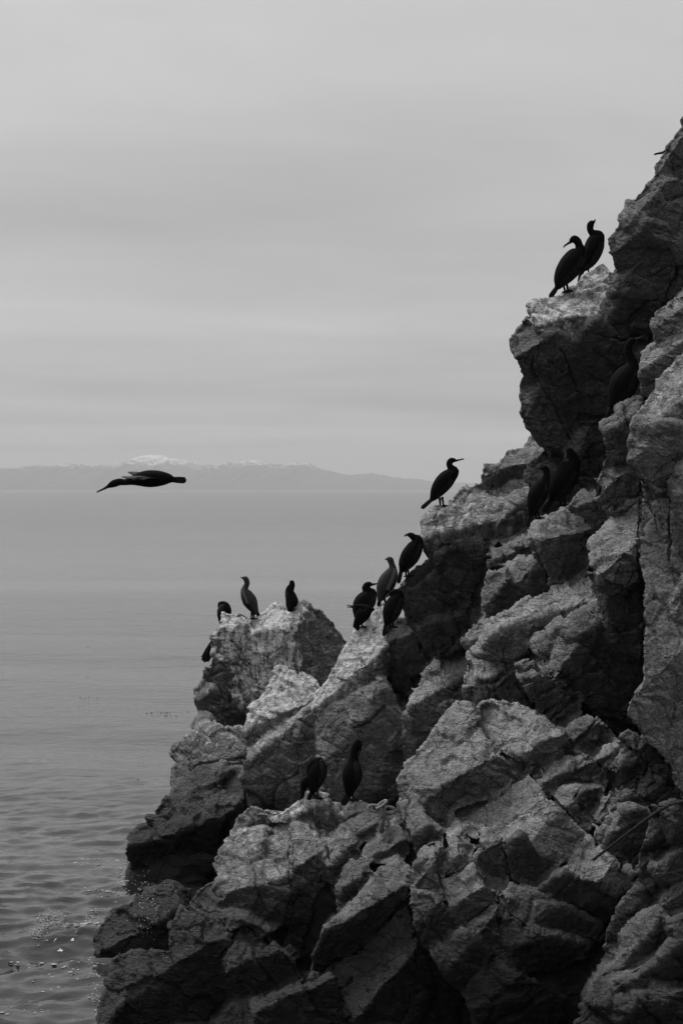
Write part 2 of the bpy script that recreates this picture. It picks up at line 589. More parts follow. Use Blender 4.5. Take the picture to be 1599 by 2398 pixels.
# --- overhanging boulder under the top pair
rk(21.6, '1409,622 1400,626 1379,638 1362,650 1350,670 1328,680 1305,695 1273,705 1244,718 1239,738 1232,743 1250,775 1300,800 1350,790 1400,745 1425,700 1440,650',
   [(1330, 745, -.25, -1.7), (1330, 765, 0.2, 0.3)], tone=.24, guano=.75)
rk(21.0, '1239,734 1217,757 1204,783 1193,797 1194,815 1204,840 1222,869 1240,900 1290,940 1330,960 1360,900 1340,800 1300,765 1265,750',
   [(1260, 800, -.9, -.8), (1270, 810, .05, .75), (1320, 820, .7, .3)], tone=.15)
rk(21.4, '1300,780 1340,770 1400,740 1440,780 1465,830 1480,900 1450,960 1420,990 1415,1060 1380,1080 1340,1040 1320,980 1300,900 1285,830',
   [(1330, 800, -.9, -.7), (1360, 830, .15, .45), (1430, 850, .8, .2)], tone=.085, guano=.1, thr=.45)  # shade of the crevice is painted into this low tone
rk(21.2, '1228,880 1220,900 1216,920 1217,972 1227,989 1250,1018 1285,1075 1335,1060 1345,1010 1320,930 1285,900 1250,870',
   [(1245, 930, -.9, -.3), (1260, 950, .35, .35)], tone=.15)
rk(21.0, '1330,1030 1345,990 1400,980 1425,1010 1430,1092 1410,1130 1370,1160 1335,1130 1320,1080', [(1360, 1050, .5, .15), (1360, 1020, -.3, -.3)], tone=.11)
# --- right column
rk(18.2, '1531,729 1560,712 1599,690 1660,670 1660,800 1599,800 1585,785 1560,800 1537,803 1528,770',
   [(1560, 745, -.7, -1.0), (1560, 760, .35, .3)], tone=.19)
rk(17.6, '1585,780 1537,803 1505,826 1504,860 1499,883 1505,926 1517,938 1545,930 1600,900 1660,880 1660,760 1600,765',
   [(1545, 835, -.8, -1.5), (1548, 850, .5, .3)], tone=.23, guano=.1)
rk(16.2, '1660,800 1599,837 1577,855 1548,883 1531,918 1491,971 1485,990 1500,1010 1560,1000 1620,1010 1680,1010',
   [(1560, 960, -.9, -1.4), (1560, 985, .2, .1)], tone=.27, guano=.2)
rk(16.0, '1491,975 1481,1001 1474,1041 1479,1078 1500,1123 1530,1160 1600,1170 1680,1170 1680,985 1600,985 1530,985',
   [(1520, 1020, -.7, -.35), (1530, 1030, .35, .2), (1560, 1000, .1, -.5)], tone=.16, grit=.25)
rk(15.6, '1560,1000 1580,1010 1610,1060 1680,1150 1680,960 1600,985', [(1600, 1020, -.7, -.6)], tone=.22, grit=.25)
rk(15.7, '1500,1112 1497,1192 1493,1314 1504,1367 1508,1459 1500,1558 1500,1589 1470,1640 1470,1673 1512,1737 1531,1753 1565,1795 1577,1844 1599,1868 1700,1900 1700,1090 1560,1080',
   [(1507, 1300, -1.0, -.1), (1512, 1300, .38, .04), (1500, 1640, -.2, -.5)], tone=.155, grit=.1, fr=.9, rough=.6, ja=76)
rk(15.2, '1572,1130 1590,1090 1620,1080 1700,1080 1700,1330 1600,1330 1578,1280', [(1585, 1180, -.8, -.3), (1590, 1190, .4, .05)], tone=.15, grit=.1, fr=.8, rough=.6, ja=76)
rk(15.25, '1556,1420 1590,1345 1700,1310 1700,1720 1610,1700 1575,1640 1562,1540', [(1572, 1480, -.8, -.2), (1578, 1480, .4, .06)], tone=.15, grit=.1, fr=.8, rough=.6, ja=76)
# --- ramp in the middle
rk(19.6, '1408,995 1439,982 1456,958 1505,932 1495,985 1485,1030 1488,1080 1440,1090 1425,1080 1413,1040',
   [(1440, 1000, -.5, -1.3), (1445, 1010, .2, .1)], tone=.20)
rk(19.4, '1418,1075 1450,1070 1490,1085 1512,1130 1505,1200 1460,1215 1425,1200 1400,1165 1390,1130',
   [(1440, 1120, -.6, -1.0), (1450, 1130, .2, .1)], tone=.20, fr=1.3)
rk(20.2, '1330,1190 1345,1165 1385,1140 1405,1120 1440,1150 1440,1200 1424,1230 1390,1225', [(1390, 1170, -.4, -1.2), (1390, 1190, .1, .3)], tone=.19)
rk(22.4, '1232,1085 1290,1050 1345,1055 1350,1130 1345,1190 1290,1228 1236,1245', [(1290, 1140, .2, .1), (1290, 1110, -.2, -.4)], tone=.13)
# --- the lone bird's ridge
rk(24.8, '1262,1010 1250,1022 1219,1048 1184,1056 1181,1072 1154,1096 1135,1093 1125,1110 1124,1131 1140,1150 1200,1150 1245,1140 1290,1090 1290,1040',
   [(1190, 1090, -.3, -1.5), (1190, 1105, .3, .5)], tone=.26)
rk(24.2, '1126,1128 1090,1142 1071,1155 1055,1172 1030,1185 1020,1206 1001,1220 998,1244 996,1270 1030,1290 1080,1280 1130,1290 1180,1260 1225,1225 1240,1180 1240,1130 1180,1115',
   [(1090, 1235, -.35, -1.5), (1090, 1245, .1, .4)], tone=.30, fr=1.6, rough=1.5, guano=.5)
rk(23.7, '1150,1200 1180,1165 1215,1150 1235,1180 1240,1220 1225,1260 1180,1275 1155,1250', [(1190, 1205, -.7, -.8), (1190, 1210, .5, .3)], tone=.27)
rk(24.0, '997,1262 1003,1292 999,1309 985,1322 956,1343 945,1353 935,1372 933,1384 946,1424 952,1447 975,1475 1010,1500 1050,1480 1090,1440 1110,1380 1150,1340 1160,1280 1120,1265 1060,1255',
   [(1040, 1290, -.4, -1.0), (1040, 1300, .15, .5), (1100, 1340, .6, .3)], tone=.15, fr=1.3, rough=1.3)
rk(23.5, '952,1440 985,1430 1030,1420 1080,1430 1100,1450 1090,1520 1060,1530 1030,1540 1000,1515 975,1480', [(1020, 1460, -.2, -.5), (1020, 1470, .2, .6)], tone=.13, rough=1.3)
rk(22.8, '1153,1268 1168,1285 1240,1237 1252,1275 1245,1310 1210,1330 1180,1325 1150,1330', [(1195, 1290, -.5, -1.1), (1195, 1300, .2, .5)], tone=.19, fr=1.3)
rk(20.9, '1241,1237 1283,1215 1336,1180 1382,1176 1405,1203 1424,1218 1401,1249 1390,1268 1386,1325 1367,1352 1328,1383 1294,1392 1283,1348 1264,1314 1248,1272',
   [(1320, 1250, -.35, -1.7), (1320, 1258, .25, .6), (1270, 1290, -1.2, .3)], tone=.25, guano=.3)
rk(22.3, '1183,1325 1221,1299 1264,1310 1280,1348 1290,1380 1244,1410 1214,1385 1195,1360', [(1230, 1340, -.7, -.8), (1240, 1345, .5, .2)], tone=.27)
rk(22.9, '1130,1390 1145,1350 1185,1330 1210,1370 1250,1405 1220,1440 1160,1440 1130,1430', [(1160, 1385, -.8, -.6), (1170, 1390, .5, .4)], tone=.20, rough=1.3)
# --- right ramp boulders
rk(19.3, '1386,1330 1390,1268 1401,1249 1424,1218 1436,1185 1465,1180 1500,1150 1500,1220 1496,1314 1502,1367 1470,1390 1430,1380 1400,1365',
   [(1440, 1310, -.7, -1.3), (1445, 1325, .4, .1)], tone=.30, rough=1.2)
rk(19.1, '1382,1344 1401,1345 1440,1365 1505,1350 1510,1459 1503,1575 1470,1540 1430,1495 1410,1440', [(1430, 1390, -.6, -.5), (1435, 1395, .45, .35)], tone=.15)
rk(20.8, '1153,1459 1200,1425 1240,1402 1294,1388 1340,1370 1382,1340 1400,1400 1380,1440 1330,1455 1300,1465 1260,1500 1200,1540 1150,1545 1110,1530',
   [(1270, 1440, -.4, -1.4), (1280, 1460, .2, .4)], tone=.29, rough=1.2, fr=1.2)
rk(21.3, '1085,1500 1110,1465 1150,1450 1170,1470 1160,1500 1120,1530', [(1125, 1480, -.6, -1), (1130, 1490, .4, .4)], tone=.27)
rk(19.6, '1298,1470 1332,1450 1395,1410 1425,1482 1460,1530 1505,1560 1500,1610 1480,1665 1450,1640 1420,1590 1370,1540 1330,1500',
   [(1360, 1480, -.5, -.9), (1370, 1490, .4, .6)], tone=.15)
rk(20.0, '1240,1500 1275,1480 1305,1470 1345,1500 1390,1550 1430,1600 1480,1660 1490,1700 1470,1730 1440,1722 1395,1680 1344,1627 1302,1585 1264,1540',
   [(1310, 1545, -.9, -.7), (1335, 1560, .5, .5)], tone=.17)
# --- strata running down to the right
rk(19.7, '1205,1560 1235,1540 1275,1555 1344,1622 1368,1655 1358,1682 1315,1710 1272,1672 1230,1632', [(1250, 1590, -.5, -1.0), (1255, 1600, .35, .4)], tone=.13, grit=.25, fr=1.2)
rk(19.1, '1316,1712 1335,1690 1365,1678 1398,1678 1442,1722 1432,1742 1400,1770 1375,1772 1345,1748', [(1370, 1710, -.5, -.8), (1375, 1715, .35, .4)], tone=.17, grit=.3)
rk(18.9, '1390,1774 1412,1750 1440,1732 1462,1735 1466,1755 1438,1793 1415,1800', [(1425, 1760, -.5, -1.0), (1432, 1765, .4, .5)], tone=.20, grit=.3)
rk(18.7, '1432,1800 1450,1770 1465,1752 1492,1762 1520,1792 1492,1843 1465,1838', [(1470, 1785, -.2, -.5), (1475, 1790, .3, .5)], tone=.10, grit=.15)
rk(18.4, '1488,1848 1505,1818 1522,1793 1555,1820 1578,1845 1584,1872 1530,1898 1515,1882', [(1530, 1830, -.4, -.7), (1535, 1835, .3, .3)], tone=.16, grit=.25)
rk(18.6, '1445,1730 1470,1715 1492,1722 1530,1752 1565,1800 1580,1852 1550,1825 1520,1793 1480,1760', [(1510, 1760, .2, .3), (1500, 1745, -.3, -.6)], tone=.11, grit=.25)
# --- left rock with the droppings
rk(29.0, '815,1499 805,1488 787,1468 779,1453 756,1437 741,1425 731,1414 715,1402 705,1412 690,1440 680,1500 685,1560 710,1590 751,1618 775,1600 800,1540',
   [(712, 1440, -.9, -.7), (715, 1450, .75, .1)], tone=0.260, guano=.55, rough=.8, ja=70)
rk(28.7, '718,1406 705,1414 675,1430 664,1430 643,1417 625,1436 606,1439 590,1447 575,1470 580,1540 600,1620 640,1640 700,1595 715,1560 705,1500 712,1450',
   [(640, 1475, -.2, -1.9), (640, 1485, .1, -.22), (595, 1500, -.8, -.2)], tone=0.338, guano=1.1, rough=1.3, fr=1.3, ja=75)
rk(28.8, '600,1440 585,1445 567,1433 547,1435 524,1438 522,1468 506,1488 504,1516 499,1532 515,1580 545,1640 580,1680 600,1640 600,1540',
   [(550, 1470, -.4, -1.4), (550, 1480, .1, -.2), (525, 1500, -1.0, -.1)], tone=0.299, guano=1.0, rough=1.2, fr=1.3, ja=75)
rk(29.1, '502,1525 494,1550 482,1575 480,1600 490,1650 510,1705 545,1715 585,1705 590,1660 560,1600 530,1540', [(520, 1590, -.5, .1), (525, 1600, .4, .3)], tone=0.208, guano=.45, fr=1.2, ja=70)
rk(28.6, '482,1596 460,1613 457,1636 462,1655 468,1672 500,1710 535,1712 520,1660 505,1610', [(480, 1625, -.4, -.9), (485, 1635, .3, .3)], tone=0.260, guano=.45)
# --- pale mound and the wall under it
rk(26.0, '649,1568 707,1583 751,1614 745,1650 700,1690 653,1712 615,1740 577,1775 578,1720 588,1664 615,1637 638,1595',
   [(660, 1665, -.5, -1.3), (670, 1690, .2, .2)], tone=0.338, guano=.75, rough=1.2)
rk(24.5, '572,1775 615,1735 653,1704 726,1650 750,1690 755,1760 760,1850 720,1880 655,1910 590,1890 565,1820',
   [(640, 1720, -.4, -.9), (650, 1735, .12, -.08)], tone=0.221, guano=.3, rough=.7)
rk(25.0, '826,1498 835,1475 862,1447 877,1426 887,1416 900,1415 912,1440 905,1500 905,1560 900,1600 850,1640 800,1680 740,1700 728,1655 755,1616 782,1565 805,1520',
   [(840, 1560, -.7, -1.0), (870, 1580, .3, .2)], tone=0.299, guano=.85, rough=.9, fr=.6)
rk(24.0, '735,1680 790,1640 850,1610 890,1580 915,1610 940,1680 960,1750 950,1800 935,1860 900,1890 850,1890 790,1880 745,1860 745,1760',
   [(830, 1700, -.3, -.4), (850, 1720, .12, -.08), (910, 1720, .6, .1)], tone=0.234, guano=.25, rough=.7, fr=.6)
rk(25.6, '890,1475 906,1462 932,1455 955,1447 975,1470 1024,1534 1013,1552 971,1574 945,1575 967,1614 959,1630 930,1610 908,1576 886,1522',
   [(930, 1490, -.4, -.8), (940, 1500, .2, .4)], tone=0.182, rough=1.3)
rk(24.9, '958,1650 975,1618 990,1587 1036,1537 1047,1526 1074,1524 1110,1530 1120,1580 1110,1650 1074,1660 1036,1700 986,1756 960,1785 950,1740 945,1675',
   [(1030, 1610, -.6, -1.2), (1035, 1630, .3, .3)], tone=0.325, rough=1.3, fr=1.2)
rk(22.2, '1095,1560 1110,1520 1160,1530 1210,1530 1240,1560 1250,1610 1230,1660 1160,1660 1100,1665 1080,1620', [(1150, 1580, -.4, -1.1), (1160, 1600, .2, .2)], tone=0.299, rough=1.3, fr=1.3)
# --- great block, lower right
rk(18.9, '950,1790 1000,1735 1020,1717 1048,1678 1069,1648 1100,1655 1118,1670 1132,1712 1165,1745 1215,1822 1173,1865 1110,1885 1065,1900 1045,1940 1015,1950 960,1965 936,1886 945,1830',
   [(1100, 1790, -.55, -1.2), (1125, 1820, .35, .5), (1000, 1850, -.9, -.4)], tone=.29, rough=1.0)
rk(19.2, '1112,1665 1153,1640 1214,1648 1270,1680 1317,1707 1367,1768 1345,1800 1300,1792 1262,1815 1238,1800 1180,1758 1132,1708',
   [(1220, 1760, -.5, -1.2), (1230, 1775, .3, .5)], tone=.29, rough=1.2)
rk(18.9, '1255,1815 1300,1785 1367,1762 1422,1803 1415,1842 1370,1845 1319,1850 1290,1865 1260,1850', [(1320, 1805, -.3, -1.0), (1330, 1815, .3, .45)], tone=.24)
rk(18.4, '1050,1935 1110,1897 1215,1820 1240,1805 1265,1838 1300,1878 1345,1930 1380,1962 1345,1998 1310,2024 1255,2001 1215,1952 1185,1972 1165,1962 1100,1935',
   [(1240, 1960, -.75, -1.05), (1280, 1950, .2, -.2)], tone=.30, fr=.8)
rk(18.3, '1183,1968 1215,1946 1255,1995 1312,2018 1300,2047 1257,2078 1195,2052 1178,2012', [(1230, 1990, .15, .35), (1195, 1990, -.9, .2)], tone=.10, grit=.1, fr=.3, round=6)  # fresh fracture face, with shade painted in by the low tone
rk(18.2, '1303,1863 1319,1842 1350,1838 1368,1848 1348,1866 1388,1926 1378,1948 1355,1935 1325,1895', [(1335, 1880, -.6, -1.0), (1345, 1890, .6, .0)], tone=.29, fr=.3, round=6)
rk(18.5, '1344,1868 1368,1840 1406,1834 1414,1847 1405,1882 1385,1918', [(1370, 1860, .6, .35)], tone=.13, grit=.22, fr=.2, round=5)
rk(18.5, '1380,1920 1406,1876 1424,1851 1437,1863 1437,1892 1394,1931', [(1410, 1890, -.6, -.5), (1415, 1890, .7, .3)], tone=.18, grit=.25, fr=.3)
rk(18.7, '1435,1842 1464,1843 1495,1863 1517,1892 1490,1898 1468,1890 1442,1892', [(1465, 1862, -.4, -.7), (1470, 1868, .4, .4)], tone=.17)
rk(18.0, '1394,1940 1415,1912 1441,1889 1468,1885 1502,1896 1520,1910 1521,1932 1506,1982 1486,2029 1457,2034 1424,1996 1404,1975',
   [(1445, 1925, -.6, -.7), (1455, 1935, .45, .25)], tone=.19, guano=.12, grit=.3)
rk(17.9, '1320,2036 1346,1998 1375,1962 1408,2002 1450,2033 1475,2074 1448,2104 1377,2068 1357,2052',
   [(1390, 2060, -.5, -1.1), (1420, 2060, .5, -.1)], tone=.29, fr=.7)
rk(17.9, '1254,2078 1302,2038 1325,2034 1357,2048 1377,2064 1450,2098 1442,2122 1426,2167 1400,2163 1310,2112 1260,2088', [(1340, 2070, .1, .4), (1420, 2100, .8, .2)], tone=.10, grit=.1, fr=.35, round=7)  # fresh front face; its low tone also holds painted shade
rk(17.7, '1168,2098 1190,2058 1230,2070 1262,2083 1312,2108 1402,2157 1418,2168 1412,2192 1387,2213 1350,2206 1300,2190 1240,2175 1185,2135',
   [(1270, 2130, -.1, -.45), (1290, 2160, .25, .1), (1390, 2180, .8, .2)], tone=.17, grit=.25, fr=.5)
rk(17.6, '1158,2226 1172,2180 1185,2130 1240,2168 1300,2183 1375,2208 1365,2240 1312,2272 1221,2275', [(1240, 2200, -.2, -.2), (1250, 2205, .2, .6)], tone=.13, grit=.3)
# blocks left of the great block
rk(18.3, '1036,1950 1060,1906 1100,1922 1128,1934 1110,1960 1090,1948 1075,1935 1056,1968', [(1080, 1935, -.5, -1.0), (1085, 1940, .4, .3)], tone=.28)
rk(18.2, '1046,1965 1072,1928 1096,1948 1113,1985 1102,2017 1082,1995 1055,1990', [(1080, 1965, -.6, -.9), (1085, 1972, .5, .3)], tone=.29)
rk(18.2, '1103,2022 1130,1978 1112,1956 1132,1930 1172,1960 1188,1990 1193,2042 1172,2082', [(1140, 1985, -.4, -1.0), (1145, 1988, .3, .4)], tone=.21, grit=.3)
rk(18.0, '1028,2060 1032,2002 1055,1988 1085,1988 1106,2020 1062,2048', [(1060, 2010, -.7, -.6), (1065, 2015, .4, .4)], tone=.22)
rk(17.6, '1030,2095 1040,2068 1060,2047 1104,2020 1172,2083 1157,2122 1127,2153 1092,2168 1055,2138 1045,2110',
   [(1095, 2090, -.5, -.9), (1105, 2105, .35, .5)], tone=.23, grit=.3)
rk(17.8, '1168,2148 1166,2092 1180,2072 1202,2090 1222,2118 1186,2148', [(1190, 2110, -.5, -.5), (1195, 2112, .4, .4)], tone=.19)
rk(17.7, '1092,2168 1150,2128 1168,2118 1170,2180 1182,2192 1160,2230 1125,2200', [(1140, 2160, -.3, -.3), (1145, 2165, .4, .3)], tone=.15, grit=.3)
rk(18.4, '934,1884 960,1960 967,2005 1000,1998 1032,1972 1042,1940 1015,1925 970,1880', [(985, 1940, -.6, -.9), (990, 1955, .3, .5)], tone=.27)
rk(18.0, '956,2085 962,2040 1000,1994 1034,1970 1038,2012 1030,2062 1045,2100 1055,2135 1000,2095', [(1005, 2030, -.7, -.5), (1010, 2035, .4, .3)], tone=.20, grit=.3)
rk(17.4, '958,2098 1000,2083 1032,2098 1052,2133 1095,2165 1052,2197 1010,2230 975,2172', [(1010, 2130, -.4, -.4), (1020, 2140, .3, .4)], tone=.14, grit=.3)
rk(17.1, '1006,2226 1050,2190 1092,2163 1162,2226 1143,2262 1132,2308 1090,2325 1055,2300', [(1080, 2220, -.3, -.25), (1090, 2235, .3, .3)], tone=.13, grit=.25, fr=.5)
rk(17.0, '1138,2262 1165,2228 1222,2270 1282,2320 1312,2352 1330,2398 1330,2440 1150,2440 1080,2325', [(1180, 2300, -.2, -.3), (1190, 2310, .3, .3)], tone=.11, grit=.25)
# --- bottom right corner blocks
rk(16.6, '1503,1990 1520,1935 1528,1900 1562,1898 1578,1955 1562,1977', [(1540, 1940, -.4, -.4), (1545, 1945, .5, .3)], tone=.16, grit=.25)
rk(16.2, '1525,1888 1582,1876 1640,1880 1680,1890 1680,1975 1599,1966 1568,1978 1553,1930', [(1590, 1920, -.3, -.4), (1595, 1925, .4, .3)], tone=.13, grit=.25)
rk(16.5, '1486,2040 1510,1983 1567,1973 1582,1990 1542,2020 1522,2042 1500,2064', [(1525, 2005, -.5, -.6), (1530, 2010, .4, .4)], tone=.17, grit=.25)
rk(16.1, '1518,2032 1560,1995 1599,1962 1680,1950 1680,2070 1599,2064 1560,2080 1540,2056', [(1580, 2010, -.4, -.5), (1585, 2020, .3, .3)], tone=.155, grit=.25)
rk(17.2, '1453,2038 1475,2028 1502,2060 1510,2078 1480,2074', [(1480, 2048, -.5, -.8), (1483, 2052, .4, .4)], tone=.18, grit=.25)
rk(16.6, '1497,2066 1518,2030 1542,2052 1563,2076 1547,2114 1515,2090', [(1530, 2068, -.4, -.6), (1533, 2073, .3, .4)], tone=.17, grit=.3)
rk(16.9, '1486,2078 1510,2068 1545,2120 1502,2153 1470,2156 1450,2125', [(1495, 2110, -.4, -.4), (1500, 2115, .3, .4)], tone=.14, grit=.3)
rk(16.2, '1538,2116 1565,2072 1599,2058 1680,2060 1680,2150 1599,2144 1560,2156', [(1580, 2095, -.4, -.6), (1585, 2105, .3, .3)], tone=.16, grit=.3)
rk(17.0, '1412,2215 1425,2165 1455,2118 1475,2150 1500,2145 1460,2200 1440,2230', [(1445, 2175, .2, .3), (1440, 2160, -.3, -.3)], tone=.12, grit=.3)
rk(16.2, '1405,2295 1440,2240 1450,2190 1500,2138 1542,2116 1562,2148 1574,2200 1542,2234 1500,2265 1450,2296',
   [(1500, 2200, -.65, -.5), (1510, 2210, .4, .35)], tone=.18, grit=.2, fr=.6, rough=.7)
rk(16.0, '1486,2284 1540,2236 1572,2198 1560,2150 1599,2138 1680,2140 1680,2310 1599,2314 1523,2304', [(1580, 2210, -.2, -.3), (1585, 2230, .3, .4)], tone=.14, grit=.2, fr=.6, rough=.7)
rk(15.9, '1376,2356 1385,2310 1400,2290 1440,2283 1490,2281 1526,2300 1512,2324 1460,2350 1435,2338', [(1450, 2305, -.4, -.6), (1460, 2318, .3, .4)], tone=.19, grit=.3)
rk(15.6, '1506,2334 1525,2298 1599,2306 1680,2310 1680,2400 1599,2388 1560,2366 1530,2346', [(1560, 2335, -.4, -.7), (1570, 2345, .2, .3)], tone=.21, grit=.3)
rk(15.6, '1330,2440 1345,2390 1378,2348 1440,2335 1510,2326 1572,2366 1640,2390 1680,2440', [(1450, 2380, -.3, -.5), (1460, 2390, .3, .3)], tone=.11)
# --- ledge under the lower pair
rk(21.3, '545,1952 556,1922 590,1888 615,1898 650,1906 680,1922 650,1945 600,1955', [(600, 1920, -.3, -.9), (605, 1930, .2, .3)], tone=.21)
rk(21.0, '606,1908 622,1893 657,1902 690,1885 707,1876 726,1864 761,1864 780,1890 810,1940 760,1968 730,1935 680,1930 630,1930',
   [(710, 1905, -.4, -1.1), (715, 1915, .3, .3)], tone=.25, guano=.6)
rk(20.8, '780,1892 788,1882 814,1867 845,1875 868,1890 895,1925 860,1940 810,1945', [(825, 1905, -.4, -1.2), (830, 1910, .2, .4)], tone=.25, guano=.3)
rk(20.3, '800,1926 840,1910 868,1897 899,1928 880,1966 828,1982 806,1950', [(850, 1945, -.4, -1.0), (852, 1950, .3, .4)], tone=.27, fr=.4)
rk(20.6, '866,1893 905,1905 935,1895 945,1925 930,1950 890,1945', [(905, 1920, -.2, -.9)], tone=.2)
rk(19.9, '847,1995 870,1968 899,1937 930,1917 953,1950 962,1997 935,2014 868,2022', [(900, 1985, -.5, -1.2), (905, 1990, .3, .3)], tone=.28, fr=.5)
# --- big pale boulder, lower left of centre
rk(20.2, '500,2015 518,1983 544,1946 580,1944 621,1939 650,1925 680,1916 686,1990 688,2060 692,2105 676,2160 648,2176 613,2168 571,2140 530,2130 476,2130 449,2108 468,2079 514,2052',
   [(590, 2070, -.3, -1.35), (600, 2095, .15, .25), (520, 2090, -.8, -.6)], tone=.31, guano=.3, rough=1.1, fr=1.2)
rk(20.0, '672,1925 690,1920 730,1930 765,1964 770,2010 780,2050 735,2110 728,2170 700,2245 664,2212 676,2130 680,2050',
   [(715, 2010, -.4, -1.1), (722, 2030, .35, .2)], tone=.28, guano=.2, rough=1.1)
rk(19.7, '757,1962 807,1938 840,1974 852,2003 816,2032 793,2066 790,2120 765,2065 755,2015', [(800, 1990, -.6, -.8), (805, 2000, .4, .3)], tone=.25)
rk(19.3, '724,2286 728,2246 753,2192 765,2166 814,2124 868,2055 925,1997 955,2030 958,2105 925,2136 868,2197 830,2228 780,2270 742,2294',
   [(840, 2130, -.6, -1.1), (855, 2140, .45, .75)], tone=.28, fr=.6)
rk(19.4, '788,2125 792,2070 815,2030 850,2000 875,2020 868,2060 820,2125', [(825, 2060, -.5, -1.0), (830, 2070, .4, .3)], tone=.26)
rk(18.6, '782,2272 868,2196 954,2124 970,2194 1000,2240 1012,2250 1085,2332 1060,2440 830,2440 795,2325',
   [(900, 2290, -.6, -.75), (935, 2290, .5, .2)], tone=.24)
rk(18.2, '585,2440 590,2350 665,2315 728,2272 784,2274 800,2328 840,2400 845,2440', [(700, 2320, -.3, -1.0), (710, 2340, .2, .2)], tone=.24, fr=1.2)
# lower left, down to the water
rk(19.3, '426,2128 452,2106 478,2126 571,2136 615,2166 650,2174 630,2205 567,2176 514,2240 535,2305 560,2348 600,2440 440,2440 415,2290 392,2230 398,2170',
   [(500, 2200, -.4, -.7), (520, 2215, .15, .25)], tone=.18, fr=1.2)
rk(19.0, '512,2242 545,2195 567,2172 600,2185 625,2205 640,2192 688,2228 699,2288 659,2316 583,2343 556,2350 530,2300', [(600, 2240, -.2, -.8), (605, 2255, .2, .3)], tone=.23, fr=1.2)
rk(19.0, '545,2340 600,2340 665,2312 690,2300 640,2345 590,2360 590,2440 480,2440 500,2380', [(570, 2370, -.3, -.4)], tone=.16)
rk(22.0, '215,2200 235,2165 254,2147 300,2118 345,2092 400,2085 440,2110 410,2150 398,2180 392,2235 360,2280 300,2290 262,2262 221,2232',
   [(320, 2180, -.35, -1.0), (330, 2200, .2, .1)], tone=.17, rough=1.1)
rk(19.6, '225,2440 236,2352 255,2300 265,2250 310,2230 390,2225 420,2290 445,2400 450,2440', [(330, 2320, -.5, -.7), (345, 2340, .2, .1)], tone=.17, rough=1.1)
rk(26.4, '300,1985 307,1952 349,1925 372,1891 409,1847 460,1805 530,1790 575,1800 580,1880 545,1945 505,2015 470,2025 430,2010 380,2025 330,2020 312,2010',
   [(400, 1950, -.4, -1.0), (410, 1960, .1, .55), (480, 1940, .3, .4)], tone=.17, rough=1.1, fr=1.3)
rk(27.4, '403,1757 430,1738 433,1723 464,1703 508,1698 560,1705 592,1698 585,1760 580,1830 570,1885 500,1890 440,1880 405,1850 403,1818 402,1795 418,1786',
   [(500, 1800, -.4, -.8), (515, 1815, .2, .2)], tone=.22, guano=.35, rough=1.2, fr=1.2)
rk(28.2, '458,1690 464,1675 480,1668 510,1690 500,1715 464,1715 452,1704', [(480, 1692, -.4, -.6), (482, 1695, .3, .3)], tone=.18)
rk(27.6, '400,1762 405,1752 432,1734 455,1735 450,1775 420,1790', [(425, 1758, -.6, -.7), (430, 1762, .4, .4)], tone=.2)
rk(25.6, '300,2065 309,2035 335,2015 430,1998 500,2005 520,2050 470,2082 435,2130 345,2100 318,2110', [(400, 2045, -.4, -.7), (410, 2060, .1, .3)], tone=.13)
rk(23.6, '295,2135 330,2080 400,2065 450,2085 440,2125 400,2170 340,2150', [(370, 2110, -.3, -.6)], tone=.12)

# --- the cliff goes on to the right of the frame
rk(21.2, '1640,262 1690,150 1800,60 1950,-40 2150,-90 2400,0 2450,350 2300,580 1900,620 1640,580', [(1850, 200, -.5, -.9), (1900, 240, .1, .1)], tone=.17, g=8, back=4)
rk(18.6, '1640,560 1900,590 2300,560 2450,700 2450,1000 1900,1060 1650,1020', [(1900, 680, -.3, -.6), (1900, 700, .1, .1)], tone=.18, g=8, back=4)
rk(16.0, '1650,990 1900,1020 2450,980 2450,1500 1900,1530 1660,1500', [(1950, 1100, -.2, -.5), (1950, 1120, .1, .1)], tone=.17, g=8, back=4)
rk(15.6, '1660,1470 1900,1500 2450,1460 2450,2000 1900,2040 1660,2010', [(1950, 1600, -.2, -.5), (1950, 1620, .1, .0)], tone=.17, g=8, back=4)
rk(15.4, '1660,1980 1900,2010 2450,1960 2450,2460 1660,2460', [(1950, 2100, -.2, -.6), (1950, 2120, .1, .0)], tone=.16, g=8, back=4)

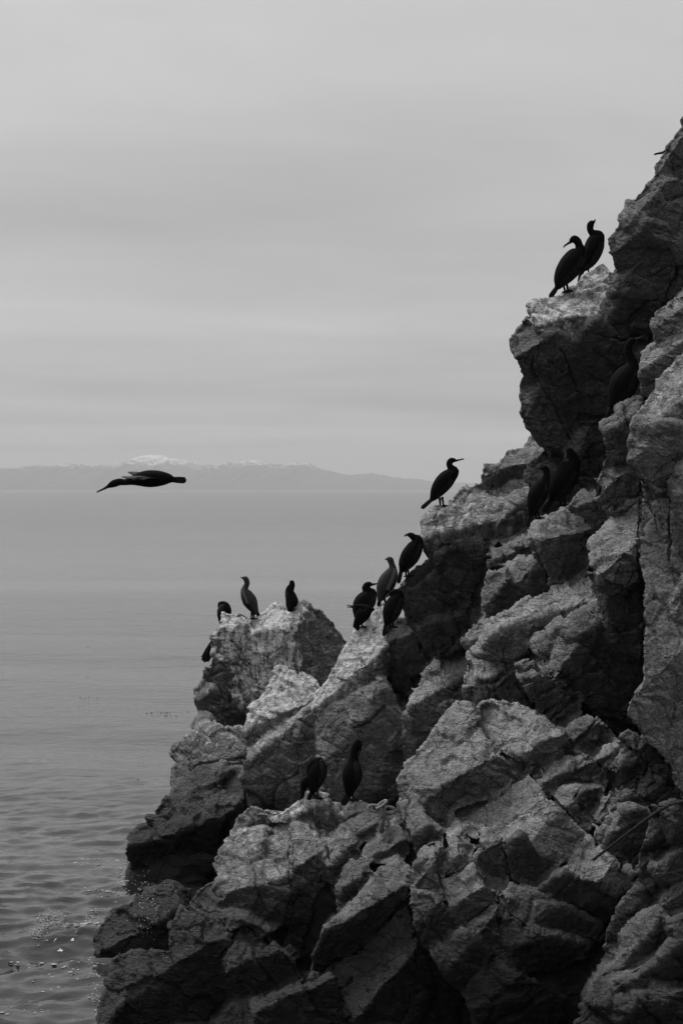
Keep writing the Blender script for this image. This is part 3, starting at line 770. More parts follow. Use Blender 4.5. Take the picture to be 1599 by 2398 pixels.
CRACKS = '''1205,1600 1230,1632 1272,1672 1318,1712 1345,1750 1372,1772 1395,1776 1420,1803 1465,1838 1490,1852 1519,1890 1560,1930
1275,1566 1344,1627 1395,1680 1442,1724 1480,1760 1520,1793 1575,1845
1130,1705 1180,1752 1240,1800 1260,1830 1330,1905 1375,1950 1410,1985 1450,2030 1475,2075
1240,1805 1213,1822 1173,1865 1110,1886
1115,1945 1132,1932 1172,1962 1185,1975
1075,1935 1078,1994 1105,2022 1168,2078 1178,2110
1040,2060 1057,2049 1105,2022
1092,2166 1153,2114 1187,2053 1184,2007 1175,1970
1257,2077 1302,2042
1262,2087 1310,2110 1420,2160
1457,2038 1477,2071 1493,2051 1510,2073 1537,2116 1560,2140
1539,2116 1562,2076 1599,2058
1390,2211 1440,2140 1455,2100
675,1918 675,1987 678,2052 682,2098 671,2155 640,2190 665,2230 700,2290
749,1927 757,1961 775,2020
784,2271 799,2328 814,2386
795,2317 826,2290
726,2290 830,2228 925,2135 956,2105
1032,1972 1030,2060 1050,2133
562,1595 572,1630 583,1664
1057,1299 1100,1296 1153,1306
1573,1165 1568,1240 1565,1314
1584,1604 1580,1650 1577,1699
1250,837 1247,863 1273,912 1310,975 1333,1038
1310,815 1336,860 1356,923
1400,780 1450,800 1500,790
1345,1868 1384,1925
1272,1672 1300,1655 1344,1627
1345,1750 1375,1725 1398,1682
1435,1797 1465,1755
1490,1845 1520,1793
1395,1936 1441,1889 1468,1885
1500,1123 1497,1192 1493,1314 1504,1367 1508,1459 1500,1558
1214,1577 1240,1560 1275,1566
1225,1600 1280,1580
1250,1640 1310,1610
1290,1680 1345,1650
1000,2085 1030,2100 1052,2135 1092,2166 1160,2226 1220,2272
960,1880 950,1930 965,2000 958,2100
514,2240 567,2174 625,2205
700,1590 690,1540 705,1450
460,1800 520,1780 570,1775
1386,1330 1420,1360 1500,1400
1241,1237 1264,1314 1294,1392'''

SIL = '1660,300 1599,330 1560,400 1480,510 1450,600 1440,650 1390,680 1260,760 1215,810 1250,900 1235,950 1270,1040 1200,1080 1150,1140 1080,1175 1030,1225 1020,1300 970,1350 960,1400 985,1470 930,1500 870,1480 830,1540 790,1600 730,1460 700,1450 600,1470 540,1470 520,1560 505,1620 490,1690 440,1770 430,1850 390,1910 330,1970 350,2050 320,2130 255,2180 290,2260 270,2440 1660,2440'


def in_poly(p, poly):
    x, y = p[:, 0], p[:, 1]
    c = np.zeros(len(p), dtype=bool)
    n = len(poly)
    for i in range(n):
        x0, y0 = poly[i]
        x1, y1 = poly[(i + 1) % n]
        if y0 == y1:
            continue
        m = ((y0 > y) != (y1 > y)) & (x < (x1 - x0) * (y - y0) / (y1 - y0) + x0)
        c ^= m
    return c


def edge_dist(p, poly):
    d = np.full(len(p), 1e9)
    n = len(poly)
    for i in range(n):
        a = poly[i]
        b = poly[(i + 1) % n]
        ab = b - a
        t = np.clip(((p - a) @ ab) / max(ab @ ab, 1e-9), 0, 1)
        d = np.minimum(d, np.hypot(*(p - (a + t[:, None] * ab)).T))
    return d


def warp(p):
    q = np.concatenate((p, np.zeros((len(p), 1))), 1)
    out = np.array(p)
    for sc, am, s in ((70, 5.5, 1), (24, 2.8, 2), (9, 1.6, 3)):
        out[:, 0] += am * noise3(q / sc, s)
        out[:, 1] += am * noise3(q / sc, s + 50)
    return out


def densify(poly, g):
    out = []
    n = len(poly)
    for i in range(n):
        a, b = np.array(poly[i]), np.array(poly[(i + 1) % n])
        k = max(1, int(round(np.hypot(*(b - a)) / g)))
        for j in range(k):
            out.append(a + (b - a) * j / k)
    return np.array(out)


def sheet(poly, g):
    """triangulated sheet that fills an outline"""
    bnd = densify(poly, g)
    lo, hi = bnd.min(0), bnd.max(0)
    gx = np.arange(lo[0], hi[0], g)
    gy = np.arange(lo[1], hi[1], g * 0.866)
    XX, YY = np.meshgrid(gx, gy)
    XX = XX + (np.arange(len(gy)) % 2)[:, None] * g * 0.5
    pts = np.stack((XX.ravel(), YY.ravel()), 1) + rng.uniform(-.2, .2, (XX.size, 2)) * g
    pts = pts[in_poly(pts, bnd)]
    dd = edge_dist(pts, np.array(poly))
    pts = pts[dd > g * 0.55]
    allp = np.concatenate((bnd, pts))
    nb = len(bnd)
    edges = [(i, (i + 1) % nb) for i in range(nb)]
    res = delaunay_2d_cdt([Vector(q) for q in allp], edges, [], 1, 1e-5)
    v = np.array([(q.x, q.y) for q in res[0]])
    t = np.array([f for f in res[2] if len(f) == 3], dtype=np.int64)
    return v, t


def vnormals(V, T):
    fn = np.cross(V[T[:, 1]] - V[T[:, 0]], V[T[:, 2]] - V[T[:, 0]])
    n = np.zeros_like(V)
    for k in range(3):
        np.add.at(n, T[:, k], fn)
    return n / np.maximum(np.linalg.norm(n, axis=1, keepdims=True), 1e-12)


def to3d(xy, Yv):
    return np.stack(((xy[:, 0] - CX) / F * Yv, Yv, CAMH - (xy[:, 1] - HY) / F * Yv), 1)


def joint_coords(p, su, sv, sw, ja=38):
    """coordinates along and across the joints, which dip down to the right in the face"""
    a = R(ja)
    ju = np.array((math.cos(a), 0.25, -math.sin(a)))
    jv = np.array((math.sin(a), -0.1, math.cos(a)))
    return np.stack((p @ ju / su, p @ jv / sv, p[:, 1] / sw), 1)


GX0, GY0, GS = 160.0, -120.0, 4.0
GW, GH = 585, 650


def block_offset(idx, xy, planes, kw):
    os_ = np.stack([gx * (xy[:, 0] - px) + gy * (xy[:, 1] - py) for px, py, gx, gy in planes], 1)
    # bend the facets so that no two are dead flat
    q = np.concatenate((xy / 55.0, np.full((len(xy), 1), idx * 3.1)), 1)
    os_ = os_ + 4.5 * np.stack([noise3(q + 13.7 * j, 40 + j) for j in range(os_.shape[1])], 1)
    ks = kw.get('soft', 1.6)
    mx = os_.max(1)
    return mx + ks * np.log(np.exp((os_ - mx[:, None]) / ks).sum(1))


def depth_raster():
    """distance of the nearest block front over the whole face, so that neighbours can be brought flush"""
    D = np.full((GH, GW), np.nan)
    gx = GX0 + GS * np.arange(GW)
    gy = GY0 + GS * np.arange(GH)
    for i, (Y, outl, planes, kw) in enumerate(ROCKS):
        poly = np.array(outl)
        c0, c1 = int((poly[:, 0].min() - GX0) / GS), int((poly[:, 0].max() - GX0) / GS) + 2
        r0, r1 = int((poly[:, 1].min() - GY0) / GS), int((poly[:, 1].max() - GY0) / GS) + 2
        c0, r0, c1, r1 = max(c0, 0), max(r0, 0), min(c1, GW), min(r1, GH)
        XX, YY = np.meshgrid(gx[c0:c1], gy[r0:r1])
        p = np.stack((XX.ravel(), YY.ravel()), 1)
        m = in_poly(p, poly)
        if not m.any():
            continue
        val = np.full(len(p), np.nan)
        val[m] = Y * (1 + block_offset(i, p[m], planes, kw) / F)
        D[r0:r1, c0:c1] = np.fmin(D[r0:r1, c0:c1], val.reshape(XX.shape))
    return D


def settle(iters=5):
    """move the blocks a little nearer or farther so that neighbours meet instead of standing apart"""
    win = []
    for i, (Y, outl, planes, kw) in enumerate(ROCKS):
        poly = np.array(outl)
        c0, c1 = max(int((poly[:, 0].min() - 16 - GX0) / GS), 0), min(int((poly[:, 0].max() + 16 - GX0) / GS) + 2, GW)
        r0, r1 = max(int((poly[:, 1].min() - 16 - GY0) / GS), 0), min(int((poly[:, 1].max() + 16 - GY0) / GS) + 2, GH)
        XX, YY = np.meshgrid(GX0 + GS * np.arange(c0, c1), GY0 + GS * np.arange(r0, r1))
        p = np.stack((XX.ravel(), YY.ravel()), 1)
        m = in_poly(p, poly).reshape(XX.shape)
        o = block_offset(i, p, planes, kw).reshape(XX.shape)
        ring = np.zeros_like(m)
        for dy in range(-2, 3):
            for dx in range(-2, 3):
                ring |= np.roll(np.roll(m, dy, 0), dx, 1)
        win.append((r0, r1, c0, c1, m, o, ring & ~m))
    Ys = np.array([q[0] for q in ROCKS])
    Y0 = Ys.copy()
    for _ in range(iters):
        D = np.full((GH, GW), np.inf)
        for i, (r0, r1, c0, c1, m, o, ring) in enumerate(win):
            sub = D[r0:r1, c0:c1]
            np.copyto(sub, np.minimum(sub, Ys[i] * (1 + o / F)), where=m)
        for i, (r0, r1, c0, c1, m, o, ring) in enumerate(win):
            d = D[r0:r1, c0:c1][ring] - Ys[i] * (1 + o[ring] / F)
            d = d[np.abs(d) < 1.1]
            if len(d) > 6:
                Ys[i] += 0.4 * d.mean()
        Ys = np.clip(Ys, Y0 - 0.55, Y0 + 0.55)
    for i in range(len(ROCKS)):
        ROCKS[i] = (float(Ys[i]),) + ROCKS[i][1:]


def blur(a, sg):
    k = np.exp(-0.5 * (np.arange(-3 * sg, 3 * sg + 1) / sg) ** 2)
    k /= k.sum()
    a = np.apply_along_axis(lambda v: np.convolve(v, k, 'same'), 0, a)
    return np.apply_along_axis(lambda v: np.convolve(v, k, 'same'), 1, a)


def flush_depth(i, Y, outl, planes, kw, D, xy, thr):
    poly = np.array(outl)
    pad = 60
    c0, c1 = max(int((poly[:, 0].min() - pad - GX0) / GS), 0), min(int((poly[:, 0].max() + pad - GX0) / GS) + 2, GW)
    r0, r1 = max(int((poly[:, 1].min() - pad - GY0) / GS), 0), min(int((poly[:, 1].max() + pad - GY0) / GS) + 2, GH)
    XX, YY = np.meshgrid(GX0 + GS * np.arange(c0, c1), GY0 + GS * np.arange(r0, r1))
    own = Y * (1 + block_offset(i, np.stack((XX.ravel(), YY.ravel()), 1), planes, kw) / F).reshape(XX.shape)
    own = np.clip(own, Y - 1.2, Y + 1.2)
    d = D[r0:r1, c0:c1]
    dd = np.where(np.isnan(d), own, d)
    soft = np.exp(-np.minimum(np.abs(dd - own) / thr, 6) ** 3)
    val = own + (dd - own) * soft
    wgt = np.where(np.isnan(d), 0.03, 0.05 + soft)
    g = blur(val * wgt, 2) / blur(wgt, 2)
    fx = np.clip((xy[:, 0] - GX0) / GS - c0, 0, g.shape[1] - 1.001)
    fy = np.clip((xy[:, 1] - GY0) / GS - r0, 0, g.shape[0] - 1.001)
    ix, iy = fx.astype(int), fy.astype(int)
    tx, ty = fx - ix, fy - iy
    return (g[iy, ix] * (1 - tx) + g[iy, ix + 1] * tx) * (1 - ty) + (g[iy + 1, ix] * (1 - tx) + g[iy + 1, ix + 1] * tx) * ty


CRACK_LINES = [np.array([tuple(map(float, q.split(','))) for q in ln.split()]) for ln in CRACKS.splitlines()]


def crack_depth(xy):
    """how deep the open joints of the face cut at these points, 0..1"""
    out = np.zeros(len(xy))
    q = np.concatenate((xy / 16.0, np.zeros((len(xy), 1))), 1)
    wob = np.stack((noise3(q, 301), noise3(q, 302)), 1) * 3.0
    p = xy + wob
    lo, hi = xy.min(0) - 12, xy.max(0) + 12
    wd = 2.0 + 1.0 * noise3(q * 0.7, 303)
    for ln in CRACK_LINES:
        if (ln.max(0) < lo).any() or (ln.min(0) > hi).any():
            continue
        for a, b in zip(ln[:-1], ln[1:]):
            ab = b - a
            t = np.clip(((p - a) @ ab) / (ab @ ab), 0, 1)
            d = np.hypot(*(p - (a + t[:, None] * ab)).T)
            out = np.maximum(out, np.exp(-(d / np.maximum(wd, 1.2)) ** 2))
    return out


def rock_mesh(idx, Y, outline, planes, kw, g=2.9):
    poly = np.array(outline)
    cc = poly.mean(0)
    ray = poly - cc
    poly = poly + ray / np.maximum(np.linalg.norm(ray, axis=1, keepdims=True), 1) * 3.0
    xy, T = sheet([tuple(q) for q in poly], g)
    d = edge_dist(xy, poly)
    size = math.sqrt(max(np.ptp(poly[:, 0]) * np.ptp(poly[:, 1]), 1))
    o = block_offset(idx, xy, planes, kw)
    Yo = Y * (1 + o / F)
    Gd = flush_depth(idx, Y, outline, planes, kw, DEPTH, xy, kw.get('thr', 0.95))
    wf = np.exp(-(d / kw.get('fl', 12.0)) ** 2)
    o = ((Yo * (1 - wf) + Gd * wf) / Y - 1) * F
    rr = kw.get('round', min(5.0, 2.8 + size * 0.008))
    t = np.clip(1 - d / rr, 0, 1)
    o = o + rr * 2.2 * (1 - np.sqrt(np.maximum(1 - t * t, 0)))
    w = warp(xy)
    V = to3d(w, Y * (1 + o / F))
    N = vnormals(V, T)
    if (N[:, 1].mean()) > 0:
        T = T[:, ::-1]
        N = -N
    pxm = Y / F                                    # metres per photo pixel here
    rough = kw.get('rough', 1.0)
    fr = kw.get('fr', 1.0) * 0.75
    p = V.copy()
    dw = 0.10 * np.stack((noise3(p * 3, 91), noise3(p * 3, 92), noise3(p * 3, 93)), 1)
    # fracture blocks: two sizes of joint-bounded pieces, each shifted and tilted a little
    disp = np.zeros(len(V))
    for (su, sv, sw, amp, ck, s) in ((1.0, 0.52, 0.8, 0.060, 0.050, 59), (0.46, 0.24, 0.4, 0.032, 0.032, 60), (0.20, 0.11, 0.18, 0.014, 0.012, 61)):
        jc = joint_coords(p + dw, su, sv, sw, kw.get('ja', 38))
        f1, f2, r, co = voronoi(jc, s)
        disp += fr * amp * ((r[:, 0] - .5) * 0.9 + (r[:, 1] - .5) * co[:, 0] * 2.6 + (r[:, 2] - .5) * co[:, 1] * 2.6)
        crack = np.clip(1 - (f2 - f1) / 0.06, 0, 1)
        keep = np.clip(0.35 + 1.8 * noise3(p * 1.7, s + 7), 0, 1)
        disp -= fr * ck * crack * keep
    disp += rough * (0.022 * fbm(p * 2.4, 70, 3, .5) + 0.011 * fbm(p * 10, 71, 3, .6, True) + 0.0075 * fbm(joint_coords(p, .055, .028, .05), 72, 2, .65, True))
    # weathering pits
    f1, _, r, co = voronoi(p * 4.5 + dw * 3, 80)
    disp -= 0.022 * rough * np.clip(1 - f1 / 0.30, 0, 1) * (r[:, 0] > .72)
    disp -= 0.07 * crack_depth(xy)
    V = V + N * disp[:, None]
    # sides and back
    ed = np.concatenate((T[:, [0, 1]], T[:, [1, 2]], T[:, [2, 0]]))
    key = np.sort(ed, 1)
    _, inv, cnt = np.unique(key[:, 0] * 10000000 + key[:, 1], return_inverse=True, return_counts=True)
    be = ed[cnt[inv] == 1]
    bi = np.unique(be)
    loc = {int(v): k for k, v in enumerate(bi)}
    thick = kw.get('back', max(0.5, size * pxm * 0.9))
    cen = V.mean(0)
    rings = []
    n0 = len(V)
    allV = [V]
    nb = len(bi)
    away = V[bi] - np.array((0, 0, CAMH))
    away /= np.linalg.norm(away, axis=1, keepdims=True)
    for fr_, sh in ((0.22, 0.09), (0.6, 0.24), (1.0, 0.46)):
        rv = V[bi] + away * thick * fr_
        c2 = rv.mean(0)
        rv = rv + (c2 - rv) * sh * np.array((1, 0.3, 1))
        rv = rv + 0.015 * np.stack((noise3(rv * 5, 95), noise3(rv * 5, 96), noise3(rv * 5, 97)), 1)
        rings.append(n0)
        allV.append(rv)
        n0 += nb
    allV.append(allV[-1].mean(0)[None, :] + np.array([[0, 0.1, 0]]))
    ti = []
    for a, b in be:
        ia, ib = loc[int(a)], loc[int(b)]
        prev = (a, b)
        for r0 in rings:
            na, nb_ = r0 + ia, r0 + ib
            ti.append((prev[1], prev[0], na))
            ti.append((prev[1], na, nb_))
            prev = (na, nb_)
        ti.append((prev[1], prev[0], n0))
    allT = np.concatenate((T, np.array(ti, dtype=np.int64)))
    return np.concatenate(allV), allT


settle()
DEPTH = depth_raster()


def build_cliff():
    cliff = empty('cliff', (2.5, 21, 0))
    tag(cliff, kind='structure')
    cliff_inv = cliff.matrix_world.inverted()
    off = np.array((2.5, 21, 0))
    for i, (Y, outl, planes, kw) in enumerate(ROCKS):
        V, T = rock_mesh(i, Y, outl, planes, kw, kw.get('g', 2.9))
        o = link('boulder', mesh_np('boulder', V - off, T), M_ROCK, cliff)
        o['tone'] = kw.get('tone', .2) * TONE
        o['guano'] = kw.get('guano', 0.0)
        o['grit'] = kw.get('grit', 0.55) * 0.8 + 0.3
    # the solid rock behind the blocks
    outl = [tuple(map(float, q.split(','))) for q in SIL.split()]
    xy, T = sheet(outl, 8)
    Dm = DEPTH.copy()
    Dm[np.isnan(Dm)] = -1
    for _ in range(30):
        grown = np.maximum.reduce([np.roll(np.roll(Dm, a_, 0), b_, 1) for a_ in (-1, 0, 1) for b_ in (-1, 0, 1)])
        Dm = np.where(Dm < 0, grown, Dm)
    for _ in range(2):
        Dm = np.maximum.reduce([np.roll(np.roll(Dm, a_, 0), b_, 1) for a_ in (-1, 0, 1) for b_ in (-1, 0, 1)])
    Dm = np.maximum(Dm, blur(Dm, 4))
    ci = np.clip(((xy[:, 0] - GX0) / GS).astype(int), 0, GW - 1)
    ri = np.clip(((xy[:, 1] - GY0) / GS).astype(int), 0, GH - 1)
    Yb = Dm[ri, ci]
    Yb = np.where(Yb < 0, np.median(Yb[Yb > 0]), Yb)
    V = to3d(warp(xy), Yb + 0.06)
    N = vnormals(V, T)
    if N[:, 1].mean() > 0:
        T = T[:, ::-1]
        N = -N
    V += N * (0.05 * fbm(V * 2.5, 70, 4, .5))[:, None]
    # close it: a back sheet farther away
    n = len(V)
    Vb = V.copy()
    away = V - np.array((0, 0, CAMH))
    away /= np.linalg.norm(away, axis=1, keepdims=True)
    cen = V.mean(0)
    Vb = V + away * 2.0
    Vb = Vb + np.array((0.4, 0, -0.4))
    ed = np.concatenate((T[:, [0, 1]], T[:, [1, 2]], T[:, [2, 0]]))
    key = np.sort(ed, 1)
    _, inv, cnt = np.unique(key[:, 0] * 10000000 + key[:, 1], return_inverse=True, return_counts=True)
    be = ed[cnt[inv] == 1]
    side = np.concatenate((np.stack((be[:, 1], be[:, 0], be[:, 0] + n), 1), np.stack((be[:, 1], be[:, 0] + n, be[:, 1] + n), 1)))
    allT = np.concatenate((T, T[:, ::-1] + n, side))
    o = link('bedrock', mesh_np('bedrock', np.concatenate((V, Vb)) - off, allT), M_ROCK, cliff)
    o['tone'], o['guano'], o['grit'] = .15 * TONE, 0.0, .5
    return cliff


cliff = build_cliff()

# ------------------------------------------------------------------ cormorants
def surf_dist(px, py):
    """distance of the rock front at or just below a photo point"""
    c = int(round((px - GX0) / GS))
    r = int(round((py - GY0) / GS))
    for k in range(0, 14):
        for dc in (0, 1, -1, 2, -2):
            if 0 <= r + k < GH and 0 <= c + dc < GW and not np.isnan(DEPTH[r + k, c + dc]):
                return float(DEPTH[r + k, c + dc])
    return 24.0


def smooth_chain(ch, step=2.5):
    a = np.array([(c + (0,) * 4)[:4] for c in ch], dtype=float)       # x, y, half width, extra distance (all in photo pixels)
    if len(a) < 3:
        n = max(3, int(np.hypot(*(a[-1, :2] - a[0, :2])) / step))
        return a[0] + (a[-1] - a[0]) * np.linspace(0, 1, n)[:, None]
    out = []
    e = np.concatenate((2 * a[:1] - a[1:2], a, 2 * a[-1:] - a[-2:-1]))
    for i in range(1, len(e) - 2):
        n = max(2, int(np.hypot(*(e[i + 1, :2] - e[i, :2])) / step))
        for t in np.arange(n) / n:
            p0, p1, p2, p3 = e[i - 1:i + 3]
            out.append(0.5 * (2 * p1 + (p2 - p0) * t + (2 * p0 - 5 * p1 + 4 * p2 - p3) * t * t + (3 * p1 - p0 - 3 * p2 + p3) * t ** 3))
    out.append(a[-1])
    out = np.array(out)
    out[:, 2] = np.maximum(out[:, 2], 0.5)
    return out


def loft(ch, Y, ratio=0.85, seg=14, cap=0.8, ddy=0.0, raw=False):
    a = ch if raw else smooth_chain(ch)
    pxm = Y / F
    pos = np.array([P(q[0], q[1], Y + (q[3] + ddy) * pxm) for q in a])
    tan = np.gradient(pos, axis=0)
    tan /= np.maximum(np.linalg.norm(tan, axis=1, keepdims=True), 1e-9)
    dep = np.array((0.0, 1.0, 0.0))
    V, Fc = [], []
    n = len(a)
    th = np.linspace(0, 2 * math.pi, seg, endpoint=False)
    rows = []
    ks = [(0, -cap, 0.0), (0, -cap * .7, .7)] + [(i, 0, 1) for i in range(n)] + [(n - 1, cap * .7, .7), (n - 1, cap, 0.0)]
    for i, ext, sc in ks:
        t = tan[i]
        side = np.cross(dep, t)
        side /= max(np.linalg.norm(side), 1e-9)
        up = np.cross(t, side)
        hw = a[i, 2] * pxm
        c = pos[i] + t * ext * hw
        rows.append(len(V))
        for x in th:
            V.append(c + (math.cos(x) * side + math.sin(x) * up * ratio) * max(hw * sc, 1e-4))
    for r in range(len(rows) - 1):
        for k in range(seg):
            p, q = rows[r] + k, rows[r] + (k + 1) % seg
            p2, q2 = rows[r + 1] + k, rows[r + 1] + (k + 1) % seg
            Fc.append((p, q, q2, p2))
    return V, Fc


def join(parts):
    V, Fc = [], []
    for v, f in parts:
        o = len(V)
        V += list(v)
        Fc += [tuple(i + o for i in q) for q in f]
    return V, Fc


BIRDS = []


def bird(label, body, extra=(), bill=None, bills=None, tail=None, legs=(), wing=(1, 5), back=-1, Y=None, foot=None, mat=None, wings=True, eye=None, dY=-0.05, clear=False):
    BIRDS.append(dict(label=label, body=body, extra=extra, bills=bills or ([bill] if bill else []), tail=tail, legs=legs, wing=wing, back=back,
                      Y=Y, foot=foot, mat=mat, wings=wings, eye=eye, dY=dY, clear=clear))


bird('black cormorant in front of the topmost pair, head turned back over its shoulder',
     [(1306, 671, 9), (1312, 658, 18), (1322, 641, 25), (1336, 621, 28), (1348, 601, 24), (1357, 585, 14), (1355, 575, 9.5), (1352, 566, 9.5), (1344, 560, 9.5), (1337, 563, 6.5)],
     bill=[(1336, 566, 4), (1328, 571, 2.6), (1321, 576, 2), (1319, 580, 1.2)], tail=(1304, 672, 1286, 698, 5.5), legs=[(1326, 664, 1329, 681, 1), (1318, 664, 1322, 683, 1)],
     foot=(1328, 682), eye=(1340, 561))
bird('black cormorant at the back of the topmost pair, bill tipped up to the right',
     [(1364, 630, 9), (1370, 620, 15), (1379, 606, 20), (1387, 588, 23), (1394, 568, 22), (1400, 553, 15), (1394, 548, 10), (1386, 546, 8.5), (1381, 537, 8), (1382, 526, 8.5), (1386, 521, 6.5)],
     bill=[(1388, 522, 3.6), (1391, 518, 2.4), (1393, 514, 1.4)], tail=(1362, 632, 1356, 664, 5.5), legs=[(1376, 622, 1377, 640, 1)], foot=(1378, 640), dY=0.15, eye=(1385, 523))
bird('cormorant hidden behind the summit crag, only its thin bill showing against the sky',
     [(1580, 440, 8), (1585, 420, 20), (1586, 396, 22), (1580, 376, 13), (1572, 366, 9), (1562, 358, 9), (1555, 357, 6)],
     bill=[(1554, 357, 3.4), (1542, 359, 2.6), (1533, 361, 2.2), (1531, 363, 1.3)], tail=(1580, 442, 1574, 466, 5), legs=[(1588, 440, 1590, 462, 1)], Y=21.9)
bird('black cormorant in the dark crevice under the crag, long neck drawn up',
     [(1436, 948, 14), (1446, 928, 26), (1458, 902, 33), (1470, 878, 29), (1478, 856, 17), (1475, 838, 11), (1470, 822, 10), (1472, 808, 10), (1478, 799, 9), (1484, 797, 6)],
     bill=[(1485, 797, 4), (1495, 792, 2.6), (1504, 789, 1.6)], tail=(1433, 950, 1421, 985, 8), legs=[(1448, 945, 1450, 968, 1)], foot=(1450, 962), Y=20.2)
bird('slim black cormorant on the shaded ledge, thin bill pointing left',
     [(1243, 1201, 8), (1249, 1184, 17), (1257, 1162, 23), (1266, 1143, 20), (1276, 1124, 12), (1279, 1110, 8), (1278, 1100, 8), (1272, 1096, 7.5), (1266, 1097, 4.5)],
     bill=[(1265, 1097, 2.6), (1257, 1097, 1.8), (1249, 1098, 1.2)], tail=(1241, 1203, 1235, 1236, 4.5), legs=[(1256, 1196, 1262, 1212, 1), (1250, 1196, 1254, 1214, 1)], foot=(1262, 1226), clear=True, eye=(1270, 1095))
bird('bulky black cormorant on the shaded ledge, neck bent and bill on its breast',
     [(1290, 1169, 9), (1296, 1162, 17), (1308, 1143, 26), (1321, 1121, 29), (1333, 1101, 25), (1343, 1084, 16), (1341, 1072, 12), (1336, 1062, 10), (1333, 1055, 8)],
     bill=[(1330, 1058, 4), (1328, 1066, 3), (1326, 1074, 1.6)], tail=(1289, 1171, 1270, 1200, 8), legs=[(1308, 1164, 1313, 1184, 1), (1318, 1160, 1324, 1181, 1)], foot=(1330, 1190), clear=True)
bird('lone black cormorant on the ridge against the sea, bill pointing right',
     [(1011, 1169, 6.5), (1016, 1162, 11), (1024, 1149, 17), (1035, 1134, 20.5), (1047, 1120, 20), (1059, 1109, 15), (1063, 1103, 12), (1059, 1098, 9), (1053, 1092, 7.6), (1052, 1084, 7.6), (1057, 1078, 7), (1064, 1078, 5)],
     bill=[(1066, 1079, 3), (1075, 1077, 1.9), (1083, 1075, 1.7), (1085.5, 1076, 1)], tail=(1010, 1170, 986, 1191, 4.6), legs=[(1035, 1164, 1038, 1184, 1), (1029, 1166, 1031, 1186, 1)],
     foot=(1037, 1184), eye=(1061, 1077))
bird('black cormorant beside the dark overhang, highest of the huddle of five, head turned left',
     [(941, 1335, 8), (948, 1322, 17), (959, 1304, 22), (969, 1287, 20.5), (976, 1273, 16), (976, 1263, 12), (969, 1259, 8.5), (963, 1254, 7.5), (957, 1252, 5.5)],
     bill=[(955, 1252, 3.2), (950, 1253, 2.4), (947, 1256, 1.4)], tail=(939, 1337, 932, 1367, 4.6), legs=[(954, 1331, 957, 1347, 1), (949, 1332, 951, 1349, 1)], foot=(957, 1346), eye=(960, 1252))
bird('brown cormorant with a pale breast, second highest in the huddle of five',
     [(889, 1405, 6.5), (894, 1393, 13), (900, 1377, 20), (908, 1359, 20.5), (916, 1342, 15.5), (919, 1330, 9.5), (917, 1321, 7), (914, 1312, 8), (910, 1309, 6.5)],
     bill=[(907, 1309, 3), (902, 1310, 1.4)], tail=(889, 1405, 886, 1420, 4.4), legs=[(900, 1401, 903, 1416, 1)], foot=(900, 1417), mat='brown', eye=(911, 1308))
bird('black cormorant at the left of the huddle of five, bill pointing right at its neighbour',
     [(837, 1442, 10), (842, 1428, 19), (851, 1414, 24), (862, 1401, 22), (870, 1390, 14), (866, 1386, 10), (858, 1383, 8.5), (855, 1377, 8.2), (860, 1370, 8), (867, 1368, 6)],
     bill=[(870, 1369, 3.4), (879, 1367.5, 2), (885, 1366, 1.3)], tail=(837, 1446, 834, 1474, 5.5), legs=[(845, 1440, 846, 1462, 1)], Y=26.0, eye=(863, 1369))
bird('black cormorant crouching lowest in the huddle of five, bill agape to the left',
     [(838, 1462, 6), (842, 1453, 12), (849, 1440, 17), (856, 1430, 15), (850, 1423, 9), (842, 1421, 6.5), (834, 1421, 6), (830, 1421, 4.5)],
     extra=[[(855, 1428, 11), (866, 1428, 8), (876, 1427, 3)], [(838, 1440, 6), (833, 1455, 5), (828, 1468, 2.5)]],
     bills=[[(829, 1420, 2.2), (820, 1418.6, 1.5), (812.5, 1417, 1)], [(829, 1422.5, 2.0), (820, 1422, 1.3), (812.5, 1421.5, .9)]], tail=(838, 1460, 836, 1476, 5),
     legs=[(846, 1452, 848, 1468, 1)], Y=25.2, wings=False)
bird('black cormorant at the right of the huddle of five, head bowed to preen its back',
     [(905, 1458, 8), (911, 1446, 17), (917, 1431, 21.5), (924, 1414, 20.5), (931, 1401, 16), (935, 1392, 10.5), (930, 1387, 8.5), (921, 1388, 8), (914, 1390, 6)],
     bill=[(913, 1391, 3.6), (906, 1396, 2.4), (901, 1400, 1.4)], tail=(904, 1460, 898, 1490, 4.6), legs=[(911, 1453, 914, 1467, 1), (917, 1452, 921, 1468, 1)], foot=(914, 1466), clear=True)
bird('hunched cormorant at the left end of the whitened rock, head tucked away',
     [(521, 1466, 4), (521, 1455, 9), (523, 1442, 15), (526, 1430, 17), (526, 1419, 12.5), (523, 1414, 8)],
     extra=[[(519, 1424, 8), (516, 1415, 6.5), (520, 1412, 5)]], tail=(521, 1464, 522, 1478, 4), legs=[(530, 1440, 532, 1456, 1)], Y=29.35, back=1)
bird('slender brown cormorant upright on the whitened rock, head raised to the left',
     [(601, 1435, 6), (594, 1424, 12), (586, 1409, 17), (579, 1395, 15), (573.5, 1382, 9.5), (575, 1375, 7.2), (579, 1367, 6.2), (577.5, 1360, 6.6), (575, 1355, 6.4), (571, 1354, 4.5)],
     bill=[(569.5, 1354, 2.6), (566.5, 1352.8, 1.8), (564, 1352, 1)], tail=(601, 1434, 607, 1442, 4), legs=[(590, 1430, 589, 1449, 1), (595, 1432, 594, 1449, 1)], foot=(590, 1450), back=1, mat='brown', eye=(573, 1354))
